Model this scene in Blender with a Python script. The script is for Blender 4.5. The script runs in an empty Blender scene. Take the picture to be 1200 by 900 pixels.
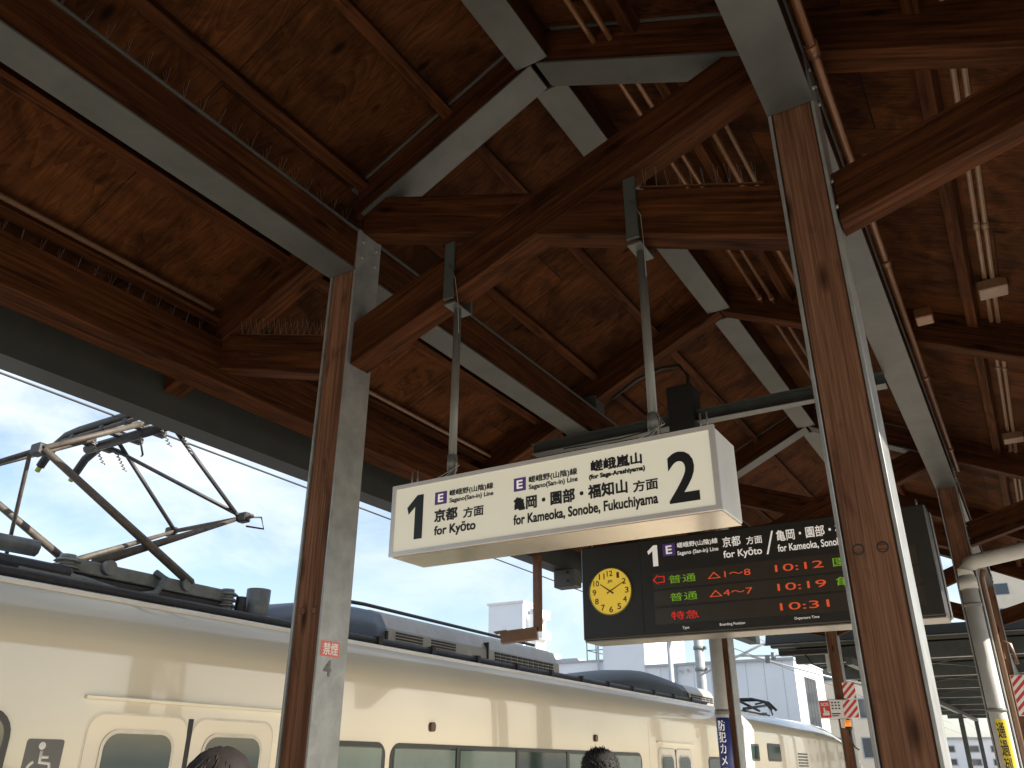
import bpy, bmesh, math, random
from mathutils import Vector, Matrix
R = math.radians
random.seed(7)
sc = bpy.context.scene
col = sc.collection

# ---------------------------------------------------------------- camera, sky, sun, exposure
cam_d = bpy.data.cameras.new("camera")
cam = bpy.data.objects.new("camera", cam_d)
col.objects.link(cam)
YAW, PITCH, ROLL = R(31.4823), R(24.5984), R(0.22857)
fw = Vector((-math.sin(YAW) * math.cos(PITCH), math.cos(YAW) * math.cos(PITCH), math.sin(PITCH)))
rt = Vector((math.cos(YAW), math.sin(YAW), 0))
up = rt.cross(fw)
r2 = math.cos(ROLL) * rt + math.sin(ROLL) * up
u2 = -math.sin(ROLL) * rt + math.cos(ROLL) * up
cam.matrix_world = Matrix(((r2.x, u2.x, -fw.x, 0), (r2.y, u2.y, -fw.y, 0), (r2.z, u2.z, -fw.z, 1.6), (0, 0, 0, 1)))
cam_d.sensor_width = 36
cam_d.lens = 36 * 950.99 / 1200
cam_d.clip_start = 0.05
cam_d.clip_end = 3000
sc.camera = cam

SUN_EL, SUN_AZ = R(30), R(78)          # azimuth measured from +Y towards +X
world = bpy.data.worlds.new("World")
sc.world = world
world.use_nodes = True
wn, wl = world.node_tree.nodes, world.node_tree.links
wn.clear()
w_out = wn.new("ShaderNodeOutputWorld")
w_bg = wn.new("ShaderNodeBackground")
w_sky = wn.new("ShaderNodeTexSky")
w_sky.sky_type = 'NISHITA'
w_sky.sun_disc = False
w_sky.sun_elevation = SUN_EL
w_sky.sun_rotation = SUN_AZ
w_sky.air_density = 1.0
w_sky.dust_density = 1.2
w_sky.ozone_density = 1.0
w_tc = wn.new("ShaderNodeTexCoord")
w_map = wn.new("ShaderNodeMapping")
w_map.inputs['Scale'].default_value = (1.0, 1.0, 2.6)
w_map.inputs['Location'].default_value = (0.3, 0.1, 0.0)
w_no = wn.new("ShaderNodeTexNoise")
w_no.inputs['Scale'].default_value = 3.1
w_no.inputs['Detail'].default_value = 7
w_no.inputs['Roughness'].default_value = 0.58
w_no.inputs['Distortion'].default_value = 0.5
w_rp = wn.new("ShaderNodeValToRGB")
w_rp.color_ramp.elements[0].position = 0.43
w_rp.color_ramp.elements[0].color = (0.10, 0.10, 0.10, 1)
w_rp.color_ramp.elements[1].position = 0.70
w_rp.color_ramp.elements[1].color = (0.95, 0.95, 0.95, 1)
w_mx = wn.new("ShaderNodeMix")
w_mx.data_type = 'RGBA'
w_mx.inputs['B'].default_value = (5.2, 5.5, 5.7, 1)
wl.new(w_tc.outputs['Generated'], w_map.inputs['Vector'])
wl.new(w_map.outputs['Vector'], w_no.inputs['Vector'])
wl.new(w_no.outputs['Fac'], w_rp.inputs['Fac'])
wl.new(w_rp.outputs['Color'], w_mx.inputs['Factor'])
wl.new(w_sky.outputs['Color'], w_mx.inputs['A'])
wl.new(w_mx.outputs['Result'], w_bg.inputs['Color'])
wl.new(w_bg.outputs['Background'], w_out.inputs['Surface'])
w_bg.inputs['Strength'].default_value = 0.12

sun_d = bpy.data.lights.new("sun", 'SUN')
sun_d.energy = 5.0
sun_d.angle = R(0.5)
sun_d.color = (1.0, 0.94, 0.85)
sun = bpy.data.objects.new("sun", sun_d)
col.objects.link(sun)
sd = Vector((math.sin(SUN_AZ) * math.cos(SUN_EL), math.cos(SUN_AZ) * math.cos(SUN_EL), math.sin(SUN_EL)))
sun.rotation_mode = 'QUATERNION'
sun.rotation_quaternion = sd.to_track_quat('Z', 'Y')
sun.location = (20, 5, 20)

sc.view_settings.view_transform = 'Standard'
sc.view_settings.look = 'None'
sc.view_settings.exposure = 0.9
sc.view_settings.gamma = 1.0
sc.view_settings.use_curve_mapping = False
sc.render.engine = 'CYCLES'
sc.cycles.max_bounces = 10
sc.cycles.diffuse_bounces = 6
sc.cycles.glossy_bounces = 4
sc.cycles.caustics_reflective = False
sc.cycles.caustics_refractive = False
sc.cycles.sample_clamp_indirect = 6
try:
    sc.cycles.use_denoising = True
except Exception:
    pass

# ---------------------------------------------------------------- materials
def nt(name):
    m = bpy.data.materials.new(name)
    m.use_nodes = True
    n, l = m.node_tree.nodes, m.node_tree.links
    return m, n, l, n['Principled BSDF']

def ramp(n, stops):
    r = n.new("ShaderNodeValToRGB")
    e = r.color_ramp.elements
    while len(e) < len(stops):
        e.new(0.5)
    for i, (p, c) in enumerate(stops):
        e[i].position = p
        e[i].color = (c[0], c[1], c[2], 1)
    return r

def mix(n, l, a, b, fac, mode='MIX'):
    m = n.new("ShaderNodeMix")
    m.data_type = 'RGBA'
    m.blend_type = mode
    for s, v in (('A', a), ('B', b), ('Factor', fac)):
        if isinstance(v, (int, float)):
            m.inputs[s].default_value = v
        elif isinstance(v, tuple):
            m.inputs[s].default_value = (v[0], v[1], v[2], 1)
        else:
            l.new(v, m.inputs[s])
    return m.outputs['Result']

def math_n(n, l, op, a, b=None, c=None):
    m = n.new("ShaderNodeMath")
    m.operation = op
    for i, v in enumerate((a, b, c)):
        if v is None:
            continue
        if isinstance(v, (int, float)):
            m.inputs[i].default_value = v
        else:
            l.new(v, m.inputs[i])
    return m.outputs[0]

def noise(n, l, vec, scale, detail=4, rough=0.5, dist=0.0):
    t = n.new("ShaderNodeTexNoise")
    t.inputs['Scale'].default_value = scale
    t.inputs['Detail'].default_value = detail
    t.inputs['Roughness'].default_value = rough
    t.inputs['Distortion'].default_value = dist
    if vec is not None:
        l.new(vec, t.inputs['Vector'])
    return t.outputs['Fac']

def mapped(n, l, scale, rand=True):
    tc = n.new("ShaderNodeTexCoord")
    mp = n.new("ShaderNodeMapping")
    mp.inputs['Scale'].default_value = scale
    l.new(tc.outputs['Object'], mp.inputs['Vector'])
    if rand:
        oi = n.new("ShaderNodeObjectInfo")
        va = n.new("ShaderNodeVectorMath")
        va.operation = 'SCALE'
        va.inputs[0].default_value = (37.0, 23.0, 51.0)
        l.new(oi.outputs['Random'], va.inputs['Scale'])
        l.new(va.outputs[0], mp.inputs['Location'])
    return mp.outputs['Vector']

def bump(n, l, bs, h, strength=0.3, dist=0.01):
    b = n.new("ShaderNodeBump")
    b.inputs['Strength'].default_value = strength
    b.inputs['Distance'].default_value = dist
    l.new(h, b.inputs['Height'])
    l.new(b.outputs['Normal'], bs.inputs['Normal'])

def mat_wood(name, dark, mid, light, rough=0.75, grain=16, contrast=1.0):
    m, n, l, bs = nt(name)
    v = mapped(n, l, (0.7, grain, grain))
    g = noise(n, l, v, 3.0, 8, 0.62, 0.5)
    v2 = mapped(n, l, (0.5, 4, 4))
    big = noise(n, l, v2, 1.6, 3, 0.5, 0.3)
    c = ramp(n, [(0.5 - 0.2 / contrast, dark), (0.5, mid), (0.5 + 0.22 / contrast, light)])
    l.new(g, c.inputs['Fac'])
    c2 = ramp(n, [(0.3, (0.62, 0.58, 0.55)), (0.7, (1.18, 1.12, 1.08))])
    l.new(big, c2.inputs['Fac'])
    o = mix(n, l, c.outputs['Color'], c2.outputs['Color'], 1.0, 'MULTIPLY')
    # knots
    v3 = mapped(n, l, (2.2, 7.0, 7.0))
    vo = n.new("ShaderNodeTexVoronoi")
    vo.inputs['Scale'].default_value = 1.0
    l.new(v3, vo.inputs['Vector'])
    k = ramp(n, [(0.06, (0.16, 0.13, 0.12)), (0.19, (1, 1, 1))])
    l.new(vo.outputs['Distance'], k.inputs['Fac'])
    o = mix(n, l, o, k.outputs['Color'], 0.85, 'MULTIPLY')
    # stains
    v4 = mapped(n, l, (1.2, 2.4, 2.4))
    st = noise(n, l, v4, 2.2, 5, 0.6, 0.8)
    s = ramp(n, [(0.33, (0.5, 0.46, 0.44)), (0.45, (1, 1, 1))])
    l.new(st, s.inputs['Fac'])
    o = mix(n, l, o, s.outputs['Color'], 0.7, 'MULTIPLY')
    l.new(o, bs.inputs['Base Color'])
    bs.inputs['Roughness'].default_value = rough
    bs.inputs['Specular IOR Level'].default_value = 0.08
    bump(n, l, bs, g, 0.35, 0.004)
    return m

def mat_ply(name):
    # object space: X along the slope (grain direction), Y along the platform
    m, n, l, bs = nt(name)
    tc = n.new("ShaderNodeTexCoord")
    sp = n.new("ShaderNodeSeparateXYZ")
    l.new(tc.outputs['Object'], sp.inputs[0])
    px = math_n(n, l, 'MULTIPLY', sp.outputs['X'], 1 / 1.82)
    py = math_n(n, l, 'MULTIPLY', sp.outputs['Y'], 1 / 0.91)
    fy = math_n(n, l, 'FLOOR', py)
    off = math_n(n, l, 'MULTIPLY', fy, 0.37)
    px = math_n(n, l, 'ADD', px, off)
    fx = math_n(n, l, 'FLOOR', px)
    cb = n.new("ShaderNodeCombineXYZ")
    l.new(fx, cb.inputs[0]); l.new(fy, cb.inputs[1])
    wno = n.new("ShaderNodeTexWhiteNoise")
    wno.noise_dimensions = '3D'
    l.new(cb.outputs[0], wno.inputs['Vector'])
    sc_ = n.new("ShaderNodeVectorMath"); sc_.operation = 'SCALE'
    l.new(wno.outputs['Color'], sc_.inputs[0]); sc_.inputs['Scale'].default_value = 13.0
    mp = n.new("ShaderNodeMapping")
    mp.inputs['Scale'].default_value = (0.75, 4.6, 1)
    l.new(tc.outputs['Object'], mp.inputs['Vector'])
    ad = n.new("ShaderNodeVectorMath"); ad.operation = 'ADD'
    l.new(mp.outputs[0], ad.inputs[0]); l.new(sc_.outputs[0], ad.inputs[1])
    f1 = noise(n, l, ad.outputs[0], 0.9, 2, 0.5, 0.6)
    # cathedral veneer figure: contour lines of a smooth field
    fig = math_n(n, l, 'MULTIPLY', f1, 26.0)
    fig = math_n(n, l, 'FRACT', fig)
    f2 = noise(n, l, ad.outputs[0], 4.6, 7, 0.66, 1.1)
    figm = math_n(n, l, 'MULTIPLY', fig, 0.24)
    g = math_n(n, l, 'ADD', figm, math_n(n, l, 'MULTIPLY', f2, 0.88))
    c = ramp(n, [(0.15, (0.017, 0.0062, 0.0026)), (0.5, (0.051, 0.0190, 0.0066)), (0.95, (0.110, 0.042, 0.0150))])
    l.new(g, c.inputs['Fac'])
    tone = ramp(n, [(0.0, (0.72, 0.69, 0.66)), (1.0, (1.22, 1.15, 1.08))])
    l.new(wno.outputs['Value'], tone.inputs['Fac'])
    o = mix(n, l, c.outputs['Color'], tone.outputs['Color'], 1.0, 'MULTIPLY')
    # knots
    vo = n.new("ShaderNodeTexVoronoi")
    vo.inputs['Scale'].default_value = 1.5
    mp2 = n.new("ShaderNodeMapping")
    mp2.inputs['Scale'].default_value = (1.6, 4.0, 1)
    l.new(tc.outputs['Object'], mp2.inputs['Vector'])
    l.new(mp2.outputs[0], vo.inputs['Vector'])
    k = ramp(n, [(0.06, (0.16, 0.12, 0.10)), (0.16, (1, 1, 1))])
    l.new(vo.outputs['Distance'], k.inputs['Fac'])
    o = mix(n, l, o, k.outputs['Color'], 0.9, 'MULTIPLY')
    # pale oval repair plugs in the veneer
    vo2 = n.new("ShaderNodeTexVoronoi")
    vo2.inputs['Scale'].default_value = 1.0
    mp3 = n.new("ShaderNodeMapping")
    mp3.inputs['Scale'].default_value = (1.15, 3.1, 1)
    mp3.inputs['Location'].default_value = (4.3, 1.7, 0)
    l.new(tc.outputs['Object'], mp3.inputs['Vector'])
    l.new(mp3.outputs[0], vo2.inputs['Vector'])
    sepc = n.new("ShaderNodeSeparateColor")
    l.new(vo2.outputs['Color'], sepc.inputs[0])
    pl = math_n(n, l, 'MULTIPLY', math_n(n, l, 'LESS_THAN', vo2.outputs['Distance'], 0.10), math_n(n, l, 'GREATER_THAN', sepc.outputs[0], 0.72))
    o = mix(n, l, o, (0.20, 0.082, 0.030), math_n(n, l, 'MULTIPLY', pl, 0.8))
    # weather stains
    st = noise(n, l, tc.outputs['Object'], 2.6, 6, 0.62, 1.0)
    s = ramp(n, [(0.38, (0.30, 0.27, 0.25)), (0.56, (1, 1, 1))])
    l.new(st, s.inputs['Fac'])
    o = mix(n, l, o, s.outputs['Color'], 0.75, 'MULTIPLY')
    # seams between the boards
    fr = math_n(n, l, 'FRACT', py)
    e1 = math_n(n, l, 'LESS_THAN', fr, 0.0055)
    frx = math_n(n, l, 'FRACT', px)
    e2 = math_n(n, l, 'LESS_THAN', frx, 0.004)
    e = math_n(n, l, 'MAXIMUM', e1, e2)
    o = mix(n, l, o, (0.012, 0.006, 0.004), e)
    l.new(o, bs.inputs['Base Color'])
    bs.inputs['Roughness'].default_value = 0.75
    bs.inputs['Specular IOR Level'].default_value = 0.06
    bump(n, l, bs, g, 0.12, 0.004)
    return m

def mat_plain(name, c, rough=0.5, metal=0.0, var=0.12, scale=6.0, emit=0.0, spec=0.5, coat=0.0, bumpy=0.0, ecol=None, stretch=(1, 1, 1)):
    m, n, l, bs = nt(name)
    v = mapped(n, l, stretch)
    f = noise(n, l, v, scale, 5, 0.6, 0.3)
    lo = tuple(x * (1 - var) for x in c)
    hi = tuple(min(1, x * (1 + var)) for x in c)
    r = ramp(n, [(0.3, lo), (0.7, hi)])
    l.new(f, r.inputs['Fac'])
    l.new(r.outputs['Color'], bs.inputs['Base Color'])
    bs.inputs['Roughness'].default_value = rough
    bs.inputs['Metallic'].default_value = metal
    bs.inputs['Specular IOR Level'].default_value = spec
    bs.inputs['Coat Weight'].default_value = coat
    bs.inputs['Coat Roughness'].default_value = 0.03
    if emit:
        bs.inputs['Emission Color'].default_value = (*(ecol or c), 1)
        bs.inputs['Emission Strength'].default_value = emit
    if bumpy:
        bump(n, l, bs, f, bumpy, 0.01)
    return m

def mat_stripe(name, c1, c2, k, sgn=1):
    m, n, l, bs = nt(name)
    tc = n.new("ShaderNodeTexCoord")
    sp = n.new("ShaderNodeSeparateXYZ")
    l.new(tc.outputs['Object'], sp.inputs[0])
    a = math_n(n, l, 'ADD', math_n(n, l, 'MULTIPLY', sp.outputs['X'], -sgn), sp.outputs['Z'])
    f = math_n(n, l, 'GREATER_THAN', math_n(n, l, 'FRACT', math_n(n, l, 'MULTIPLY', a, k)), 0.5)
    l.new(mix(n, l, c1, c2, f), bs.inputs['Base Color'])
    bs.inputs['Roughness'].default_value = 0.4
    return m

M = {}
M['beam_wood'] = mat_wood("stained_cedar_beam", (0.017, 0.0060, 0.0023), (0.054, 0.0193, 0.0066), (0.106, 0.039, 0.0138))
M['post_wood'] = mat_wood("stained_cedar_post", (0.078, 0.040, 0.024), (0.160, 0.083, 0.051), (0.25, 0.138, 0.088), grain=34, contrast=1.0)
M['ply'] = mat_ply("stained_plywood")
M['steel'] = mat_plain("grey_painted_steel", (0.068, 0.071, 0.068), 0.5, 0.1, 0.18, 5.0, bumpy=0.05)
M['galv'] = mat_plain("galvanised_post_steel", (0.30, 0.305, 0.295), 0.36, 0.35, 0.22, 9.0, bumpy=0.06)
M['darksteel'] = mat_plain("dark_grey_steel", (0.055, 0.06, 0.058), 0.45, 0.3, 0.2)
M['fascia'] = mat_plain("grey_fascia_sheet", (0.045, 0.047, 0.043), 0.5, 0.2, 0.12)
M['conduit'] = mat_plain("brown_conduit", (0.16, 0.072, 0.034), 0.35, 0.3, 0.15, 12)
M['conduit_pale'] = mat_plain("beige_conduit", (0.17, 0.098, 0.058), 0.4, 0.0, 0.12, 12)
M['roofmetal'] = mat_plain("grey_roof_metal", (0.22, 0.23, 0.23), 0.45, 0.3, 0.1)
M['sign_body'] = mat_plain("white_sign_housing", (0.78, 0.77, 0.73), 0.35, 0.0, 0.05, 4)
M['sign_frame'] = mat_plain("aluminium_sign_edge", (0.62, 0.60, 0.58), 0.35, 0.4, 0.06)
M['sign_face'] = mat_plain("backlit_cream_panel", (0.62, 0.60, 0.50), 0.3, 0.0, 0.03, 1.5, emit=0.145, ecol=(0.95, 0.90, 0.72))
M['ink'] = mat_plain("black_lettering", (0.012, 0.012, 0.012), 0.4, var=0.1)
M['purple'] = mat_plain("purple_line_mark", (0.10, 0.045, 0.24), 0.4, var=0.05, emit=0.03)
M['white_ink'] = mat_plain("white_lettering", (0.75, 0.73, 0.70), 0.4, var=0.03, emit=0.16, ecol=(1, 0.95, 0.9))
M['board'] = mat_plain("charcoal_board_housing", (0.021, 0.019, 0.016), 0.38, 0.1, 0.15)
M['board_side'] = mat_plain("board_edge_trim", (0.16, 0.145, 0.125), 0.3, 0.6, 0.15)
M['led_panel'] = mat_plain("brown_display_window", (0.040, 0.031, 0.021), 0.3, 0.0, 0.1)
M['led_red'] = mat_plain("red_led", (0.35, 0.02, 0.01), 0.5, var=0.02, emit=0.22, ecol=(1.0, 0.03, 0.02))
M['led_orange'] = mat_plain("orange_led", (0.35, 0.06, 0.02), 0.5, var=0.02, emit=0.22, ecol=(1.0, 0.11, 0.03))
M['led_green'] = mat_plain("green_led", (0.12, 0.28, 0.02), 0.5, var=0.02, emit=0.12, ecol=(0.38, 0.78, 0.03))
M['dial'] = mat_plain("backlit_yellow_dial", (0.58, 0.41, 0.035), 0.35, var=0.10, scale=4, emit=0.20, ecol=(0.95, 0.64, 0.06))
M['dial_rim'] = mat_plain("dial_rim", (0.12, 0.13, 0.06), 0.3, 0.4)
M['dial_ink'] = mat_plain("brown_dial_numerals", (0.10, 0.055, 0.02), 0.5, var=0.05)
M['black'] = mat_plain("matt_black", (0.012, 0.012, 0.012), 0.55)
M['pipe'] = mat_plain("grey_drain_pipe", (0.47, 0.46, 0.42), 0.45, var=0.1, scale=5)
M['pipe_ring'] = mat_plain("dark_pipe_collar", (0.16, 0.155, 0.145), 0.5)
M['blue_label'] = mat_plain("navy_label", (0.045, 0.06, 0.22), 0.4)
M['yellow_label'] = mat_plain("yellow_label", (0.72, 0.55, 0.03), 0.4)
M['red'] = mat_plain("red_sticker", (0.62, 0.05, 0.04), 0.4, var=0.08)
M['pink_red'] = mat_plain("faded_red_sticker", (0.66, 0.13, 0.10), 0.4, var=0.08)
M['white'] = mat_plain("white_panel", (0.78, 0.77, 0.73), 0.45, var=0.05)
M['grey_mark'] = mat_plain("worn_grey_stencil", (0.14, 0.14, 0.135), 0.6, var=0.4, scale=40)
M['stripe'] = mat_stripe("red_white_chevron", (0.60, 0.045, 0.045), (0.80, 0.78, 0.74), 9.0)
M['orange'] = mat_plain("orange_lens", (0.9, 0.25, 0.02), 0.25, emit=0.25, ecol=(1, 0.3, 0.03))
M['spike'] = mat_plain("stainless_wire", (0.30, 0.27, 0.24), 0.4, 0.5)
M['rod'] = mat_plain("grey_hanger_pipe", (0.20, 0.20, 0.185), 0.4, 0.3, 0.1)
M['mount'] = mat_plain("dark_mount_steel", (0.075, 0.085, 0.082), 0.4, 0.3, 0.15)
# setting
M['floor'] = mat_plain("platform_paving", (0.62, 0.545, 0.45), 0.75, var=0.12, scale=3, bumpy=0.1)
M['ground'] = mat_plain("ballast_ground", (0.30, 0.28, 0.255), 0.9, var=0.35, scale=18, bumpy=0.3)

# ---------------------------------------------------------------- helpers
WORLD = {}
def obj(name, bm, mat, parent=None, W=None, smooth=False):
    W = W or Matrix.Identity(4)
    me = bpy.data.meshes.new(name)
    if isinstance(bm, bmesh.types.BMesh):
        bmesh.ops.recalc_face_normals(bm, faces=bm.faces)
        bm.to_mesh(me); bm.free()
    else:
        me = bm
    if smooth:
        for p in me.polygons:
            p.use_smooth = True
    if isinstance(mat, (list, tuple)):
        for x in mat:
            me.materials.append(x)
    else:
        me.materials.append(mat)
    o = bpy.data.objects.new(name, me)
    col.objects.link(o)
    WORLD[o.name] = W.copy()
    if parent is not None:
        o.parent = parent
        o.matrix_basis = WORLD[parent.name].inverted() @ W
    else:
        o.matrix_basis = W
    return o

def thing(name, label, cat, loc=(0, 0, 0), group=None, rot=None):
    o = bpy.data.objects.new(name, None)
    o.empty_display_size = 0.2
    col.objects.link(o)
    W = Matrix.Translation(loc)
    if rot is not None:
        W = W @ rot
    o.matrix_basis = W
    WORLD[o.name] = W
    return tag(o, label, cat, group)

def tag(o, label, cat, group=None):
    o['label'] = label; o['category'] = cat
    if group: o['group'] = group
    return o

def struct(o, kind='structure'):
    o['kind'] = kind
    return o

T = Matrix.Translation
def box_bm(bm, x0, x1, y0, y1, z0, z1, bev=0.0):
    b = bmesh.new()
    vs = [b.verts.new((x, y, z)) for x in (x0, x1) for y in (y0, y1) for z in (z0, z1)]
    for f in ((0, 1, 3, 2), (4, 6, 7, 5), (0, 4, 5, 1), (2, 3, 7, 6), (0, 2, 6, 4), (1, 5, 7, 3)):
        b.faces.new([vs[i] for i in f])
    if bev:
        bmesh.ops.bevel(b, geom=list(b.edges), offset=bev, segments=1, affect='EDGES', profile=0.5)
    me = bpy.data.meshes.new("tmp"); b.to_mesh(me); b.free()
    bm.from_mesh(me); bpy.data.meshes.remove(me)
    return bm

def box(name, x0, x1, y0, y1, z0, z1, mat, parent=None, bev=0.0, W=None):
    """world coordinates; mesh centred on its own middle so grain coordinates stay local"""
    cx, cy, cz = (x0 + x1) / 2, (y0 + y1) / 2, (z0 + z1) / 2
    bm = box_bm(bmesh.new(), x0 - cx, x1 - cx, y0 - cy, y1 - cy, z0 - cz, z1 - cz, bev)
    L = T((cx, cy, cz))
    return obj(name, bm, mat, parent, (W @ L) if W is not None else L)

def frame(p0, p1, upv=(0, 0, 1)):
    p0, p1 = Vector(p0), Vector(p1)
    x = (p1 - p0).normalized()
    u = Vector(upv)
    if abs(x.dot(u)) > 0.995:
        u = Vector((0, 1, 0))
    y = u.cross(x).normalized()
    z = x.cross(y)
    c = (p0 + p1) / 2
    return Matrix(((x.x, y.x, z.x, c.x), (x.y, y.y, z.y, c.y), (x.z, y.z, z.z, c.z), (0, 0, 0, 1))), (p1 - p0).length

def beam(name, p0, p1, w, h, mat, parent=None, plumb=True, bev=0.004, upv=(0, 0, 1)):
    """timber from p0 to p1 (centre line), w wide, h high, local X along the grain, plumb-cut ends"""
    W, L = frame(p0, p1, upv)
    bm = box_bm(bmesh.new(), -L / 2, L / 2, -w / 2, w / 2, -h / 2, h / 2, bev)
    if plumb:
        xh = math.hypot(W[0][0], W[1][0])
        hd = Vector((W[0][0], W[1][0])).normalized() if xh > 1e-6 else Vector((1, 0))
        zh = W[0][2] * hd.x + W[1][2] * hd.y
        if xh > 0.2:
            for v in bm.verts:
                v.co.x += -v.co.z * zh / xh
    return obj(name, bm, mat, parent, W)

def cyl_bm(bm, p0, p1, r0, r1=None, n=12, caps=True):
    r1 = r0 if r1 is None else r1
    Wm, L = frame(p0, p1)
    a, b = [], []
    for i in range(n):
        t = 2 * math.pi * i / n
        a.append(bm.verts.new(Wm @ Vector((-L / 2, r0 * math.cos(t), r0 * math.sin(t)))))
        b.append(bm.verts.new(Wm @ Vector((L / 2, r1 * math.cos(t), r1 * math.sin(t)))))
    for i in range(n):
        f = bm.faces.new((a[i], a[(i + 1) % n], b[(i + 1) % n], b[i])); f.smooth = True
    if caps:
        bm.faces.new(a); bm.faces.new(b)
    return bm

def tube_bm(bm, pts, r, n=8):
    pts = [Vector(p) for p in pts]
    rings = []
    for i, p in enumerate(pts):
        d = (pts[min(i + 1, len(pts) - 1)] - pts[max(i - 1, 0)]).normalized()
        u = Vector((0, 0, 1)) if abs(d.z) < 0.95 else Vector((0, 1, 0))
        y = u.cross(d).normalized(); z = d.cross(y)
        rr = r[i] if isinstance(r, (list, tuple)) else r
        rings.append([bm.verts.new(p + y * rr * math.cos(2 * math.pi * k / n) + z * rr * math.sin(2 * math.pi * k / n)) for k in range(n)])
    for a, b in zip(rings, rings[1:]):
        for k in range(n):
            f = bm.faces.new((a[k], a[(k + 1) % n], b[(k + 1) % n], b[k])); f.smooth = True
    bm.faces.new(rings[0]); bm.faces.new(rings[-1])
    return bm

def cyl(name, p0, p1, r, mat, parent=None, r1=None, n=16):
    c = (Vector(p0) + Vector(p1)) / 2
    bm = cyl_bm(bmesh.new(), Vector(p0) - c, Vector(p1) - c, r, r1, n)
    return obj(name, bm, mat, parent, T(c))

def tube(name, pts, r, mat, parent=None, n=8, W=None):
    c = Vector(pts[0])
    bm = tube_bm(bmesh.new(), [Vector(p) - c for p in pts], r, n)
    return obj(name, bm, mat, parent, (W @ T(c)) if W is not None else T(c))

def prism(name, pts2, d0, d1, mat, parent=None, W=None, axis='Y', bev=0.0):
    """polygon pts2 given in (a, b), extruded from d0 to d1 along axis"""
    bm = bmesh.new()
    def mk(a, b, d):
        return {'Y': (a, d, b), 'X': (d, a, b), 'Z': (a, b, d)}[axis]
    A = [bm.verts.new(mk(a, b, d0)) for a, b in pts2]
    B = [bm.verts.new(mk(a, b, d1)) for a, b in pts2]
    n = len(pts2)
    bm.faces.new(A); bm.faces.new(B)
    for i in range(n):
        bm.faces.new((A[i], A[(i + 1) % n], B[(i + 1) % n], B[i]))
    if bev:
        bmesh.ops.bevel(bm, geom=list(bm.edges), offset=bev, segments=1, affect='EDGES')
    return obj(name, bm, mat, parent, W)

def rrect(x0, x1, z0, z1, r, n=6):
    out = []
    for cx, cz, a0 in ((x1 - r, z1 - r, 0), (x0 + r, z1 - r, 90), (x0 + r, z0 + r, 180), (x1 - r, z0 + r, 270)):
        for i in range(n + 1):
            t = R(a0 + 90 * i / n)
            out.append((cx + r * math.cos(t), cz + r * math.sin(t)))
    return out

def text_mesh(s, bold=0.0, align='LEFT', line=1.0):
    c = bpy.data.curves.new("lettering", 'FONT')
    c.body = s; c.offset = bold; c.align_x = align; c.space_line = line
    c.resolution_u = 4
    c.extrude = 0.004
    o = bpy.data.objects.new("lettering", c)
    col.objects.link(o)
    dg = bpy.context.evaluated_depsgraph_get()
    dg.update()
    me = bpy.data.meshes.new_from_object(o.evaluated_get(dg))
    bpy.data.objects.remove(o); bpy.data.curves.remove(c)
    me.materials.clear()
    return me

def embolden(me, dx, dz, dd):
    """heavier strokes: the same lettering stacked a few times, each a hair further out and shifted"""
    if dx <= 0:
        return me
    b = bmesh.new()
    src = me.copy()
    for i, (a, c) in enumerate(((-1, -1), (1, -1), (-1, 1), (1, 1), (0, 0))):
        n0 = len(b.verts)
        b.from_mesh(src)
        b.verts.ensure_lookup_table()
        for v in b.verts[n0:]:
            v.co += Vector((a * dx, c * dz, i * dd))
    b.to_mesh(me); b.free(); bpy.data.meshes.remove(src)
    return me

def text(name, s, x0, x1, z0, z1, y, mat, parent, bold=0.0, W=None, face='-Y', align='LEFT', line=1.0, shear=0.0):
    """lettering fitted to a rectangle. face -Y: (x,z) at depth y. face +X: (y along, z) at x=y"""
    me = text_mesh(s, 0.0, align, line)
    embolden(me, bold, bold, 0.0012)
    xs = [v.co.x for v in me.vertices]; ys = [v.co.y for v in me.vertices]
    ax, bx, ay, by = min(xs), max(xs), min(ys), max(ys)
    cx, cz = (x0 + x1) / 2, (z0 + z1) / 2
    for v in me.vertices:
        u = x0 + (v.co.x - ax) / (bx - ax) * (x1 - x0) - cx
        w = z0 + (v.co.y - ay) / (by - ay) * (z1 - z0) - cz
        d = v.co.z * 0.12
        v.co = (u, -d, w) if face == '-Y' else (d, u, w)
    L = T((cx, y, cz)) if face == '-Y' else T((y, cx, cz))
    return obj(name, me, mat, parent, (W @ L) if W is not None else L)

# ---------------------------------------------------------------- ground, platform
PX0, PX1 = -4.33, 1.19          # platform edges
bm = bmesh.new()
g = 900.0
bm.faces.new([bm.verts.new(p) for p in ((-g, -g, -1.12), (g, -g, -1.12), (g, g, -1.12), (-g, g, -1.12))])
struct(obj("ground", bm, M['ground']))
struct(box("platform", PX0, PX1, -40, 120, -1.11, 0.0, M['floor']))

# ---------------------------------------------------------------- wooden canopy
RX = -1.57
XL, XR = -2.78, -0.362
canopy = thing("platform_canopy", "timber and steel gabled platform roof overhead with plywood ceiling and cross braces", "canopy", (RX, 5.85, 0))
def zu(d): return 4.90 - 0.475 * d      # underside of the rafters at distance d from the ridge
DEP = 0.255                              # vertical depth of the rafters
SL = math.atan(0.475)
POSTF = [-21.15, -15.15, -9.15, -3.15, 2.85, 8.85, 14.85]  # bays behind the camera are unseen, added to cut light from behind
MIDF = [-18.15, -12.15, -6.15, -0.15, 5.85, 11.85]
Y0, Y1 = -21.6, 15.75

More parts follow.
